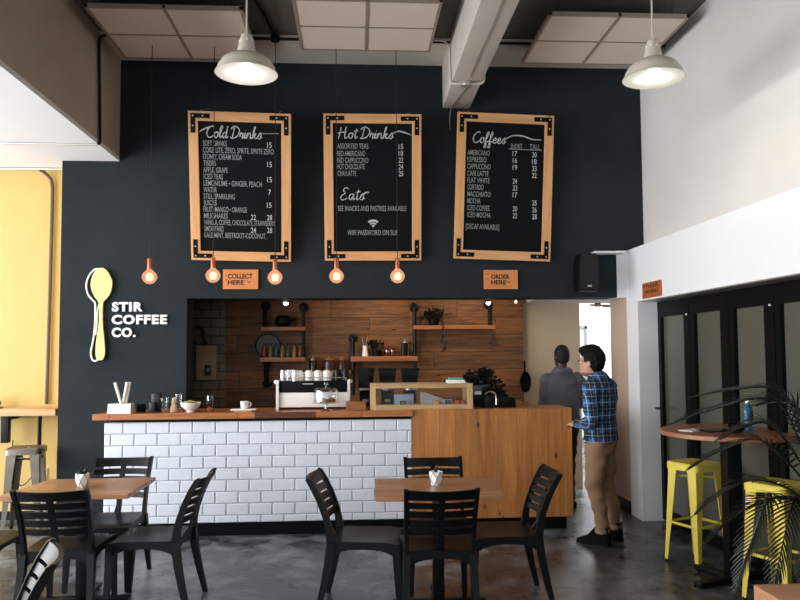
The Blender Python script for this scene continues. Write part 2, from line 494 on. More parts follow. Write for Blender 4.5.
MB().box(-2.205, -2.19, YC+.012, YC+.4, .122, 1.0).build('end_panel', m_tile, counter, world=True)
wt = MB()
out = [(-2.32, YC-.10), (.495, YC-.03), (.495, 7.12), (-1.62, 7.12), (-2.19, 7.12)]
out = [(-2.29, YC-.06), (.497, YC-.04), (.497, 7.1), (-2.16, 7.1)]
A = wt.ring([(p[0], p[1], ZT-.052) for p in out]); B_ = wt.ring([(p[0], p[1], ZT) for p in out])
wt.bm.faces.new(A); wt.bm.faces.new(B_)
for k in range(4): wt.bm.faces.new((A[k], A[(k+1) % 4], B_[(k+1) % 4], B_[k]))
wt.box(.497, 1.90, YC+.0, 7.1, ZT-.052, ZT-.002)
wt.box(1.35, 1.72, 7.1, 7.9, ZT-.052, ZT-.002)
wt.box(-2.1, 1.36, 7.12, 7.13, ZT-.05, ZT-.048)
tag(wt.build('worktop', m_top, smooth=0), 'long reddish oiled wooden worktop over the white tiled counter', 'worktop')
MB_b = MB().box(-2.15, .48, YC-.0, YC+.3, ZT-.075, ZT-.053)
tag(MB_b.build('worktop_batten', m_black, counter, world=True))

# ------------------------------------------------------------------ menu boards
m_screw = mat('screw_steel', '#d8d8d8', .35, metal=.8)
def strokes(pts_list, sx, sz, ox, oz, y, r, mb, shear=.18):
    for st in pts_list:
        p = catmull([(ox+(q[0]+q[1]*shear)*sx, y, oz+q[1]*sz) for q in st], 5) if len(st) > 2 else [Vector((ox+(q[0]+q[1]*shear)*sx, y, oz+q[1]*sz)) for q in st]
        n = len(p)
        mb.tube(p, [r*(.65+.6*abs(math.sin(i*.7))) for i in range(n)], 5)
G = {  # brush letter strokes: unit x-height .5, cap height 1
 'C': (.62, [[(.55, .85), (.42, 1), (.15, .8), (.02, .4), (.15, .05), (.38, .02), (.6, .2)]]),
 'D': (.72, [[(.22, .95), (.18, .5), (.12, .0)], [(-.05, .75), (.2, 1.02), (.55, .85), (.66, .5), (.45, .1), (.1, -.02), (-.02, .08)]]),
 'H': (.75, [[(.1, 1), (.08, .5), (.0, -.05)], [(.5, 1.05), (.46, .5), (.5, 0), (.7, .12)], [(-.1, .45), (.2, .52), (.55, .55)]]),
 'E': (.6, [[(.5, .9), (.3, 1.0), (.14, .8), (.3, .56), (.12, .4), (.02, .18), (.2, -.02), (.5, .15)]]),
 'o': (.42, [[(.3, .48), (.1, .45), (.02, .2), (.16, .0), (.32, .15), (.28, .42), (.42, .38)]]),
 'l': (.26, [[(.0, .2), (.2, .8), (.16, 1.02), (.06, .8), (.06, .15), (.14, .0), (.26, .15)]]),
 'd': (.48, [[(.3, .45), (.1, .44), (.02, .2), (.12, .0), (.28, .2), (.36, 1.0)], [(.34, .8), (.3, .1), (.38, .0), (.48, .15)]]),
 'r': (.34, [[(.0, .1), (.08, .5), (.08, .36), (.24, .44), (.2, .1), (.26, 0), (.36, .12)]]),
 'i': (.22, [[(.0, .15), (.08, .48), (.06, .1), (.12, 0), (.24, .15)], [(.1, .68), (.12, .72)]]),
 'n': (.48, [[(.0, .1), (.06, .48), (.05, .0)], [(.05, .25), (.22, .48), (.3, .35), (.3, .08), (.38, 0), (.48, .15)]]),
 'k': (.44, [[(.0, .2), (.16, .9), (.1, 1.0), (.05, .6), (.04, .0)], [(.05, .22), (.26, .46), (.2, .26), (.06, .24)], [(.1, .24), (.28, .0), (.44, .12)]]),
 's': (.34, [[(.0, .1), (.18, .52), (.26, .25), (.2, .0), (.04, .04)], [(.2, .02), (.36, .14)]]),
 't': (.3, [[(.16, .85), (.1, .4), (.12, .0), (.3, .14)], [(-.04, .62), (.3, .68)]]),
 'a': (.46, [[(.3, .45), (.1, .46), (.01, .2), (.12, .0), (.3, .3), (.32, .46), (.3, .1), (.36, 0), (.46, .14)]]),
 'f': (.34, [[(.0, .15), (.22, .7), (.22, 1.0), (.1, .8), (.06, .1), (.0, -.4), (.14, -.35), (.12, .05), (.34, .15)]]),
 'e': (.38, [[(.02, .2), (.24, .3), (.2, .48), (.04, .36), (.06, .05), (.2, .0), (.38, .16)]]),
 ' ': (.22, [])}
def brush(mb, txt, x0, x1, zb, h, y, r):
    tot = sum(G[c][0] for c in txt); sx = (x1-x0)/tot; x = x0
    for c in txt:
        w, st = G[c]
        strokes(st, sx, h, x, zb, y, r, mb, .12); x += w*sx

def board(label, TL, TR, BL, BR, Yb, tilt, heading, lines, extra, group='chalk menu boards above the counter'):
    """corner pixels; Yb depth of the bottom edge, top comes forward by tilt"""
    bl, br = at(*BL, Y=Yb), at(*BR, Y=Yb); tl, tr = at(*TL, Y=Yb-tilt), at(*TR, Y=Yb-tilt)
    W = ((br-bl).length+(tr-tl).length)/2; H = ((tl-bl).length+(tr-br).length)/2
    cb, ct = (bl+br)/2, (tl+tr)/2
    ez = (ct-cb).normalized(); ex = ((br-bl)+(tr-tl)).normalized(); ey = ez.cross(ex).normalized(); ex = ey.cross(ez)
    M = Matrix((( ex.x, ey.x, ez.x, cb.x), (ex.y, ey.y, ez.y, cb.y), (ex.z, ey.z, ez.z, cb.z), (0, 0, 0, 1)))
    root = thing('menu_board', label, 'menu board', M=M, group=group)
    w = .088; d = .04
    a = MB().box(-W/2, -W/2+w, -d, 0, 0, H, .003); a.build('frame_rail', m_pine, root, smooth=0)
    a = MB().box(W/2-w, W/2, -d, 0, 0, H, .003); a.build('frame_rail', m_pine, root, smooth=0)
    a = MB().box(-W/2+w, W/2-w, -d, 0, H-w, H, .003); a.build('frame_rail', m_pineX, root, smooth=0)
    a = MB().box(-W/2+w, W/2-w, -d, 0, 0, w, .003); a.build('frame_rail', m_pineX, root, smooth=0)
    MB().box(-W/2+w, W/2-w, -.02, -.005, w, H-w).build('chalkboard', m_board, root, smooth=0)
    for sx in (-1, 1):
        for top in (0, 1):
            L, t_, o = .175, .042, .022
            xo = sx*(W/2-o); zo = (H-o) if top else o; dz = -1 if top else 1
            q = MB()
            xs = sorted((xo, xo-sx*L)); zs = sorted((zo, zo+dz*t_)); q.box(xs[0], xs[1], -d-.004, -d, zs[0], zs[1])
            xs = sorted((xo, xo-sx*t_)); zs = sorted((zo+dz*t_, zo+dz*L)); q.box(xs[0], xs[1], -d-.004, -d, zs[0], zs[1])
            br_ = q.build('corner_bracket', m_black, root, smooth=0)
            for px, pz in ((.021, .021), (.11, .021), (.021, .11)):
                q = MB().ball((xo-sx*px, -d-.005, zo+dz*pz), .0075, 8, (1, .5, 1)); q.build('screw', m_screw, br_)
    for sx in (-1, 1):   # hanging wires and hooks
        q = MB().tube([(sx*W*.38, -.02, H), (sx*W*.38, .01, H+.015), (sx*W*.37, tilt+.02, H+.05)], .003, 6)
        q.build('hanging_wire', m_alu, root)
    # photo pixel -> local board x, z
    def lx(px, py):
        t_ = (py-TL[1])/(BL[1]-TL[1]); a_ = TL[0]+(BL[0]-TL[0])*t_; b_ = TR[0]+(BR[0]-TR[0])*t_
        return -W/2+W*(px-a_)/(b_-a_)
    def lz(px, py):
        s = (px-TL[0])/(TR[0]-TL[0]); a_ = TL[1]+(TR[1]-TL[1])*s; b_ = BL[1]+(BR[1]-BL[1])*s
        return H*(1-(py-a_)/(b_-a_))
    Y0 = -.0215
    k = W/98
    for txt, x0, x1, y0, y1, fl in heading:
        q = MB()
        ym = (y0+y1)/2
        brush(q, txt, lx(x0, ym), lx(x1, ym), lz(x0, y1), (y1-y0)*k, Y0, .0048)
        if fl:
            pts = [(lx(*p), Y0, lz(*p)) for p in fl]
            c = catmull(pts, 6); q.tube(c, [.003+.004*math.sin(PI*i/(len(c)-1)) for i in range(len(c))], 5)
        q.build('brush_heading', m_chalk, root, fix=True)
    for txt, x0, x1, yc in lines:
        q = MB(); h = 5.1*k
        yb = lz(x0, yc)-h/2
        
        addtext(q, txt, lx(x0, yc), lx(x1, yc), yb, yb+h, Y0, .004, .001)
        q.build('price' if txt[0].isdigit() else 'menu_line', m_chalk2 if not txt[0].isdigit() else m_chalk, root, fix=False, smooth=0)
    for e in extra:
        if e[0] == 'line':
            q = MB().tube([(lx(*e[1]), Y0, lz(*e[1])), (lx(*e[2]), Y0, lz(*e[2]))], .0025, 5); q.build('underline', m_chalk, root)
        if e[0] == 'wifi':
            q = MB(); cx_, cz_ = lx(*e[1]), lz(*e[1]); R = 8*k
            for r0, r1 in ((0, .3), (.42, .62), (.74, 1.0)):
                n = 8; A0 = []; A1 = []
                for i in range(n+1):
                    an = PI/2-.75+1.5*i/n
                    A0.append((cx_+R*max(r0, .01)*math.cos(an), Y0, cz_+R*max(r0, .01)*math.sin(an)))
                    A1.append((cx_+R*r1*math.cos(an), Y0, cz_+R*r1*math.sin(an)))
                va, vb = q.ring(A0), q.ring(A1)
                for i in range(n): q.bm.faces.new((va[i], va[i+1], vb[i+1], vb[i]))
            q.build('wifi_symbol', m_chalk, root, smooth=0)
    return root

y0 = 142.7; dy = 6.55
rows = [('SOFT DRINKS', 203, 227, 0), ('COKE, LITE, ZERO, SPRITE, SPRITE ZERO', 203, 274, 1), ('STONEY, CREAM SODA', 203, 242, 2),
        ('TISERS', 203.5, 216, 3), ('APPLE, GRAPE', 203.5, 228, 4), ('ICED TEAS', 204, 223, 5), ('LEMON/LIME • GINGER, PEACH', 204, 262, 6),
        ('WATER', 204, 217, 7), ('STILL, SPARKLING', 204, 235, 8), ('JUICES', 204, 217, 9), ('FRUIT, MANGO • ORANGE', 204, 247, 10),
        ('MILKSHAKES', 204.5, 228, 11), ('VANILLA, COFFEE, CHOCOLATE, STRAWBERRY', 204.5, 275, 12), ('SMOOTHIES', 205, 224, 13),
        ('KALE-MINT, BEETROOT-COCONUT,', 205, 266, 14)]
L1 = [(t_, a, b, y0+dy*i) for t_, a, b, i in rows]
L1 += [('15', 267.5, 272, 144), ('15', 267.5, 272, 163), ('15', 267.5, 272, 178), ('7', 268.5, 271, 190.5), ('15', 267, 271.5, 203.5),
       ('22', 251, 256, 216), ('28', 267, 272, 216), ('24', 251, 256, 229), ('28', 267, 272, 229)]
board('chalk menu board in pine frame headed Cold Drinks, leftmost of the three boards', (188, 111.5), (292, 113.5), (193, 260), (290.5, 261), 7.08, .32,
      [('Cold Drinks', 206, 262, 126, 137, [(199, 132), (204, 129), (210, 127), (207, 130)]), ], L1, [('line', (261, 133), (279, 132.6))])
L2 = [('ASSORTED TEAS', 337, 368, 145.7), ('RED AMERICANO', 337, 365, 153), ('RED CAPPUCCINO', 337, 368, 159.7), ('HOT CHOCOLATE', 337, 364.5, 166),
      ('CHAI LATTE', 337.5, 356, 172.7), ('15', 398.5, 403, 146.5), ('18', 398.5, 403, 153.3), ('22', 398.5, 403, 160), ('24', 398.5, 403, 166.7), ('25', 398.5, 403, 173.3),
      ('SEE SNACKS AND PASTRIES AVAILABLE', 338, 406, 207.6), ('WIFI PASSWORD ON SLIP', 347.5, 397.5, 232)]
board('chalk menu board in pine frame headed Hot Drinks and Eats, middle of the three', (323, 114), (421.5, 115), (325.5, 260), (420.5, 261), 7.08, .2,
      [('Hot Drinks', 338, 393, 127, 138, [(392, 134), (398, 131.5), (404, 132.5), (411, 135)]), ('Eats', 340, 364, 187, 199, [(361, 195), (366, 192), (369, 192)])],
      L2, [('wifi', (373, 227))])
L3 = []
for i, (n_, w_, a_, b_) in enumerate([('AMERICANO', 489, '17', '20'), ('ESPRESSO', 486, '16', '18'), ('CAPPUCCINO', 490, '19', '23'), ('CAFE LATTE', 488, None, '22'),
        ('FLAT WHITE', 489, '24', None), ('CORTADO', 483, '23', None), ('MACCHIATO', 490, '17', None), ('MOCHA', 480, None, '25'), ('ICED COFFEE', 489, '20', '26'), ('ICED MOCHA', 490, '22', '28')]):
    yy = 154+6.87*i
    L3.append((n_, 466.8, w_, yy))
    if a_: L3.append((a_, 512, 516.5, yy-.3))
    if b_: L3.append((b_, 531.5, 536, yy+.2))
L3 += [('SHORT', 510, 521.5, 146.3), ('TALL', 529, 539.5, 146.3), ('[DECAF AVAILABLE]', 465.5, 498.5, 227.4)]
board('chalk menu board in pine frame headed Coffees, rightmost of the three boards', (457, 114.5), (553.5, 115), (453.5, 260), (549, 260.5), 7.08, .08,
      [('Coffees', 472, 505, 133, 144, [(504, 140), (512, 136), (522, 136), (532, 139), (541, 139)])], L3, [('line', (508, 149.3), (541, 149.5))])

# ------------------------------------------------------------------ small wooden signs
m_sign = wood('orange_sign_wood', '#dd8f50', '#c87a3c', 'X', .8, knots=0, rough=.5)
m_sign2 = wood('engraved_sign_wood', '#b5622c', '#90481c', 'X', .8, knots=.1, rough=.5)
m_ink = mat('dark_ink', '#2a1c14', .7)
m_inkr = mat('brown_ink', '#a04a1e', .7)
def sign(label, tl, br, lines, heart, arrows):
    a, b_ = at(*tl, Y=YW-.03), at(*br, Y=YW-.03)
    root = thing('wooden_sign', label, 'sign', (a.x, YW, b_.z), group='small wooden signs on the dark wall')
    W, H = b_.x-a.x, a.z-b_.z
    MB().box(0, W, -.03, 0, 0, H, .002).build('board', m_sign, root, smooth=0)
    f = lambda px, py: ((px-tl[0])/(br[0]-tl[0])*W, H-(py-tl[1])/(br[1]-tl[1])*H)
    for txt, x0, x1, ya, yb in lines:
        q = MB(); p, r_ = f(x0, yb), f(x1, ya); addtext(q, txt, p[0], r_[0], p[1], r_[1], -.031, .03, .001); q.build('lettering', m_ink, root, fix=False, smooth=0)
    p = f(*heart); q = MB(); s = .016
    q.tube([(p[0]-s, -.031, p[1]+s*.7), (p[0], -.031, p[1]-s*.6), (p[0]+s, -.031, p[1]+s*.7)], .004, 5); q.build('heart_mark', m_inkr, root)
    for ar in arrows:
        p = f(*ar); q = MB().tube([(p[0]-.006, -.031, p[1]), (p[0]+.006, -.031, p[1]+.006)], .004, 5); q.build('tick_mark', m_inkr, root)
sign('orange wooden sign reading COLLECT HERE below the left menu board', (223, 269.5), (258, 289), [('COLLECT', 228, 252.5, 273.7, 278.7), ('HERE', 228, 244, 280, 284.7)], (249, 282), [(226, 276), (226, 280)])
sign('orange wooden sign reading ORDER HERE below the right menu board', (484, 270), (518, 289), [('ORDER', 491, 509.5, 274.5, 279), ('HERE', 491, 506, 280, 284.5)], (508.5, 282), [(487, 275), (487, 279)])
a, b_ = at(642, 284, X=XS-.02), at(662, 281, X=XS-.02)
root = thing('wooden_sign', 'small dark orange engraved wooden plaque on the white wall by the folding doors', 'sign', (XS, 6.5, 2.09))
MB().box(-.02, 0, -.2, .2, 0, .14, .002).build('board', m_sign2, root, smooth=0)
q = MB(); random.seed(3)
for row in range(2):
    x = -.16
    while x < .15:
        q.tube([(-.0215, x, .035+row*.05), (-.0215, x+random.uniform(-.01, .02), .07+row*.05)], .0035, 5)
        if random.random() < .6: q.tube([(-.0215, x, .05+row*.05), (-.0215, x+.03, .055+row*.05+random.uniform(-.015, .015))], .0035, 5)
        x += random.uniform(.028, .045)
q.build('engraved_lettering', m_ink, root)

# ------------------------------------------------------------------ wall emblem: spoon and lettering
m_spoon = mat('pale_yellow_acrylic', '#eee58c', .45, var=.05)
m_wh = mat('white_acrylic', '#f2f2f0', .5)
e0 = at(102, 362, Y=YW)
root = thing('wall_emblem', 'yellow spoon with white outline spoon and white STIR COFFEE CO. letters on the dark wall', 'wall sign', (e0.x, YW, e0.z))
def epx(x, y, Y=YW-.03):   # photo pixel -> local
    p = at(x, y, Y=Y)-Vector(root.location); return (p.x, p.z)
SP = [(135, 65), (160, 78), (182, 115), (188, 150), (176, 195), (150, 228), (141, 245), (140, 340), (146, 400), (151, 470), (150, 500), (140, 522), (127, 526), (112, 520), (105, 495), (107, 440), (116, 380), (122, 330), (121, 250), (116, 230), (95, 200), (81, 155), (88, 110), (108, 75)]
pts = [epx(75+x/5, 255+y/5) for x, y in SP]
sm = catmull([(p[0], 0, p[1]) for p in pts], 4, closed=True)
MB().prism([(p.x, p.z) for p in sm], -.045, -.025).build('yellow_spoon', m_spoon, root, smooth=0)
OL = [(122, 70), (98, 73), (70, 105), (57, 150), (65, 195), (88, 225), (101, 245), (101, 330), (94, 410), (82, 470), (80, 500), (88, 524), (102, 530), (116, 522), (122, 505)]
pts = [epx(75+x/5, 255+y/5, YW-.012) for x, y in OL]
q = MB().tube(catmull([(p[0], -.012, p[1]) for p in pts], 5), .0085, 8)
q.tube(catmull([(epx(75+x/5, 255+y/5, YW-.012)[0], -.012, epx(75+x/5, 255+y/5, YW-.012)[1]) for x, y in [(122, 240), (112, 280), (110, 340), (104, 400)]], 5), .006, 8)
q.build('outline_spoon', m_wh, root)
for txt, x0, x1, ya, yb in [('STIR', 111.8, 142.5, 302, 311.5), ('COFFEE', 111.5, 167, 314.7, 324.3), ('CO.', 111.5, 135.5, 327.6, 337.2)]:
    q = MB(); p, r_ = epx(x0, yb), epx(x1, ya)
    addtext(q, txt, p[0], r_[0], p[1], r_[1], -.005, .042, .025, space=1.16); q.build('lettering', m_wh, root, fix=False, smooth=0)

# ------------------------------------------------------------------ speaker on the dark wall
root = thing('wall_speaker', 'black wall mounted loudspeaker beside the white pier above the passage', 'speaker', (2.225, 7.0, 2.18))
root.scale = (.84, .9, .86)
b = MB()
prof = [(-.11, 0), (.11, 0), (.12, .1), (.12, .33), (.1, .42), (-.1, .42), (-.12, .33), (-.12, .1)]
b.prism(prof, -.14, .06); bmesh.ops.bevel(b.bm, geom=list(b.bm.edges), offset=.012, segments=2, affect='EDGES')
b.build('cabinet', m_plastic, root)
MB().prism([(x*.85, .02+z*.9) for x, z in prof], -.15, -.135).build('grille', mat('speaker_grille', '#0a0c0e', .7), root)
MB().box(-.025, .025, -.156, -.149, .045, .062, .003).build('badge', m_alu, root)
MB().box(-.03, .03, .05, .13, .18, .26).build('wall_bracket', m_blackmetal, root)
MB().lathe([(.05, -.158), (.06, -.152), (.08, -.15)], (0, 0, .33), 20, axis='Y').build('tweeter_ring', m_black, root)

# ------------------------------------------------------------------ lamps
m_glow = emit('lamp_glow', '#fff3df', 2.2)
def dome(label, u, v):
    p = at(u, v, Y=4.67)
    root = thing('dome_pendant_lamp', label, 'pendant lamp', (p.x, p.y, p.z), group='white dome pendant lamps')
    # shade: outer and inner shell
    outer = [(.062, .13), (.085, .124), (.125, .106), (.158, .08), (.179, .045), (.187, .02), (.2, .0)]
    inner = [(.196, .0), (.183, .02), (.173, .045), (.152, .078), (.12, .1), (.05, .115)]
    MB().lathe(outer+[(.196, -.002)], n=40, cap=False).build('shade', m_cream, root, smooth=50)
    MB().lathe(inner, n=40, cap=True).build('shade_lining', m_enam, root, smooth=50)
    MB().lathe([(.07, .122), (.062, .14), (.036, .25), (.028, .258), (.008, .262)], n=24).build('neck', m_cream, root)
    for k in range(8):
        a = 2*PI*k/8+.2; MB().ball((.0455*math.cos(a), .0455*math.sin(a), .212), .0065, 8).build('vent_hole', m_enam, root)
    MB().cyl((0, 0, .24), (0, 0, ZC-p.z), .006, n=8).build('cord', m_cream, root)
    MB().lathe([(.001, .015), (.03, .022), (.042, .05), (.03, .08), (.02, .11)], n=20).build('bulb', m_glow, root)
    L = bpy.data.lights.new('dome_lamp_light', 'SPOT'); L.energy = 14; L.color = (1, .9, .75); L.shadow_soft_size = .05; L.spot_size = 2.9; L.spot_blend = .4
    lo = bpy.data.objects.new('dome_lamp_light', L); COL.objects.link(lo); lo.parent = root; lo.location = (0, 0, .0)
    L2 = bpy.data.lights.new('dome_inner_light', 'POINT'); L2.energy = 18; L2.color = (1, .93, .8); L2.shadow_soft_size = .02
    lo = bpy.data.objects.new('dome_inner_light', L2); COL.objects.link(lo); lo.parent = root; lo.location = (0, 0, .003)
dome('white metal dome pendant lamp hanging nearest the left menu board', 246.5, 74)
dome('white metal dome pendant lamp hanging on the right near the upper white wall', 653.5, 78.5)

t = NT('glowing_tinted_glass')
_tr = t.n('ShaderNodeBsdfTransparent'); _tr.inputs['Color'].default_value = lin('#ffe6d2')
_em = t.n('ShaderNodeEmission'); _em.inputs['Color'].default_value = lin('#f3b08c'); _em.inputs['Strength'].default_value = 1.05
_mx = t.n('ShaderNodeMixShader'); _mx.inputs[0].default_value = .6
t.l(_tr.outputs[0], _mx.inputs[1]); t.l(_em.outputs[0], _mx.inputs[2]); t.l(_mx.outputs[0], t.t.nodes['Material Output'].inputs['Surface'])
m_bulbglass = t.m
m_fil = emit('warm_filament', '#ffd0a0', 5)
m_halo = emit('warm_bulb_core', '#ffe8d2', 3.5)
def globe(label, u, v):
    p = at(u, v, Y=6.42)
    root = thing('globe_bulb_pendant', label, 'pendant bulb', (p.x, p.y, p.z-.066), group='bare globe bulbs on copper sockets over the counter')
    g = MB().lathe([(.001, 0), (.03, .007), (.052, .027), (.064, .055), (.063, .075), (.05, .1), (.03, .118), (.02, .13)], n=24)
    g.build('glass_globe', m_bulbglass, root)
    q = MB()
    for k in range(5):
        a = 2*PI*k/5
        q.tube([(0.012*math.cos(a), .012*math.sin(a), .095), (.034*math.cos(a), .034*math.sin(a), .07), (.026*math.cos(a+.5), .026*math.sin(a+.5), .035), (.01*math.cos(a+.6), .01*math.sin(a+.6), .03)], .0022, 5)
    q.build('filament', m_fil, root)
    MB().ball((0, 0, .062), .026, 12).build('glowing_core', m_halo, root)
    MB().lathe([(.019, .122), (.021, .125), (.021, .215), (.019, .222), (.006, .226)], n=16).build('copper_socket', m_copper, root)
    MB().cyl((0, 0, .22), (0, 0, ZC-p.z+.066), .0035, n=6).build('cord', m_cablebk, root)
    L = bpy.data.lights.new('globe_light', 'POINT'); L.energy = 3.2; L.color = (1, .62, .34); L.shadow_soft_size = .065
    lo = bpy.data.objects.new('globe_light', L); COL.objects.link(lo); lo.parent = root; lo.location = (0, 0, .06)
globe('glowing globe bulb above the spoon emblem letters, leftmost of the five bulbs', 149.5, 276.6)
globe('glowing globe bulb just left of the COLLECT HERE sign', 213, 275.2)
globe('glowing globe bulb just right of the COLLECT HERE sign', 275, 277)
globe('glowing globe bulb hanging over the lower left corner of the middle menu board', 336.5, 275.8)
globe('glowing globe bulb below the lower right corner of the middle menu board', 397.5, 275.8)

# kitchen spotlights
for i, (u, v, lab) in enumerate([(286, 303, 'small lit spotlight over the upper shelf with the dark pot'), (488, 302.5, 'small lit spotlight over the shelf with the trailing plant'), (515.5, 301.5, 'tiny lit spotlight near the end of the plank wall')]):
    p = at(u, v, Y=7.6 if i < 2 else 7.7)
    root = thing('spotlight', lab, 'spotlight', (p.x, p.y, p.z), group='spotlights under the kitchen ceiling')
    s = 1 if i < 2 else .5
    MB().tube([(0, 0, .08*s), (0, -.01, .02*s), (0, -.015, 0)], [.02*s, .03*s, .032*s], 14).build('lamp_head', m_blackmetal, root)
    MB().ball((0, -.016, -.002), .024*s, 12).build('lens', emit('spot_lens', '#fff6e8', 12), root)
    MB().cyl((0, 0, .08*s), (0, 0, 2.7-p.z), .008, n=8).build('stem', m_blackmetal, root)

# ------------------------------------------------------------------ ceiling panels, conduits
m_grid = mat('panel_grid_metal', '#97897d', .6)
def cpanel(label, x0, x1, y0_, y1_, z=4.3):
    root = thing('suspended_ceiling_panel', label, 'ceiling panel', ((x0+x1)/2, (y0_+y1_)/2, z), group='hanging acoustic ceiling panels')
    w = (x1-x0)/2; d = (y1_-y0_)/2
    for sx in (-1, 1):
        for sy in (-1, 1):
            MB().box(min(0, sx*w)+.012, max(0, sx*w)-.012, min(0, sy*d)+.012, max(0, sy*d)-.012, .006, .02).build('panel_tile', m_panel, root, smooth=0)
    q = MB()
    for x in (-w, -.012, w-.024): q.box(x, x+.024, -d, d, 0, .035)
    for y in (-d, -.008, d-.024): q.box(-w, w, y, y+(.016 if y == -.008 else .024), .002, .033)
    q.build('grid_frame', m_grid, root, smooth=0)
    for sx in (-1, 1):
        for sy in (-1, 1): MB().cyl((sx*(w-.1), sy*(d-.1), .03), (sx*(w-.1), sy*(d-.1), ZC-z), .003, n=6).build('hanger_wire', m_cablebk, root)
cpanel('suspended four-tile ceiling panel beside the left bulkhead', -2.1, -.885, 5.70, 6.71)
cpanel('suspended four-tile ceiling panel left of the white beam', -.485, .672, 5.5, 6.45)
cpanel('suspended four-tile ceiling panel on the right by the upper wall', 1.555, 2.71, 5.67, 6.67)
q = MB(); q.box(-2.2, -.9, 5.42, 5.64, 4.36, ZC); tag(q.build('cable_duct', m_blackmetal), 'black square duct under the ceiling in front of the left hanging panel', 'duct')
q = MB().cyl((-1.0, 6.5, 4.42), (.86, 6.5, 4.42), .014, n=8)
q.tube([(-.717, 6.48, 4.43), (-.76, 6.1, 4.44), (-.9, 5.2, 4.44)], .014, 8)
tag(q.build('ceiling_conduit', m_blackmetal), 'dark conduit running across the ceiling left of the beam', 'conduit')
tag(MB().lathe([(.04, 0), (.045, .02), (.04, .05)], (-.717, 6.48, 4.39), 14).build('junction_box', m_blackmetal), 'round black junction box on the ceiling conduit', 'junction box')
tag(MB().cyl((1.13, 6.5, 4.42), (2.86, 6.5, 4.42), .014, n=8).build('ceiling_conduit', m_blackmetal), 'dark conduit running across the ceiling right of the beam', 'conduit')
q = MB().tube(catmull([(.69, 6.48, 4.43), (.8, 6.48, 4.42), (.845, 6.47, 4.36), (.85, 6.45, 4.2), (.85, 6.42, 4.04), (.87, 6.41, 4.005), (.95, 6.4, 4.0), (1.1, 6.4, 4.0), (1.145, 6.4, 4.03), (1.15, 6.4, 4.1)], 5), .011, 8)
tag(q.build('beam_conduit', m_beam), 'white conduit looping under the ceiling beam', 'conduit')
tag(MB().lathe([(.045, -.04), (.05, -.02), (.045, 0)], (.985, 6.4, 4.018), 14).build('junction_box', m_alu), 'round grey junction box under the white beam', 'junction box')
q = MB().tube(catmull([(1.02, 6.4, 4.0), (1.0, 6.6, 4.012), (.96, 6.9, 4.01), (.94, 7.1, 4.0), (.93, 7.12, 3.9), (.93, 7.1, 3.8)], 5), .005, 6)
q.tube(catmull([(1.0, 6.3, 4.012), (1.0, 5.8, 4.012), (1.01, 5.2, 4.012), (1.0, 4.6, 4.012)], 5), .004, 6)
tag(q.build('beam_cable', m_alu), 'thin grey cable clipped along the underside of the white beam', 'cable')
q = MB().tube(catmull([(-2.08, 6.47, 4.41), (-2.2, 6.47, 4.41), (-2.245, 6.47, 4.38), (-2.25, 6.48, 4.25), (-2.25, 6.5, 4.0), (-2.25, 6.53, 3.55), (-2.25, 6.53, 3.48), (-2.26, 6.53, 3.452)], 6), .013, 8)
tag(q.build('wall_conduit', m_blackmetal), 'dark conduit curving down the grey beige bulkhead', 'conduit')
q = MB().cyl((-2.27, 6.53, 3.45), (-6.4, 6.4, 3.45), .011, n=8)
tag(q.build('ceiling_conduit', m_alu), 'pale conduit along the low white ceiling at the left', 'conduit')
q = MB().cyl((-2.84, 7.4, 3.445), (-6.4, 7.4, 3.445), .012, n=8)
pA = at(34, 173, Y=7.4)
tag(q.build('ceiling_conduit', m_alu), 'pale conduit along the top of the yellow wall at the left', 'conduit')
q = MB().tube(catmull([(-3.13, 7.4, 3.44), (-3.1, 7.43, 3.42), (-3.055, 7.46, 3.37), (-3.035, 7.47, 3.3), (-3.03, 7.47, 3.1), (-3.04, 7.47, 2.0), (-3.05, 7.47, 1.12)], 5), .018, 8)
tag(q.build('wall_conduit', mat('brown_conduit', '#5c4d35', .5)), 'brown conduit running down the yellow wall beside the dark wall', 'conduit')
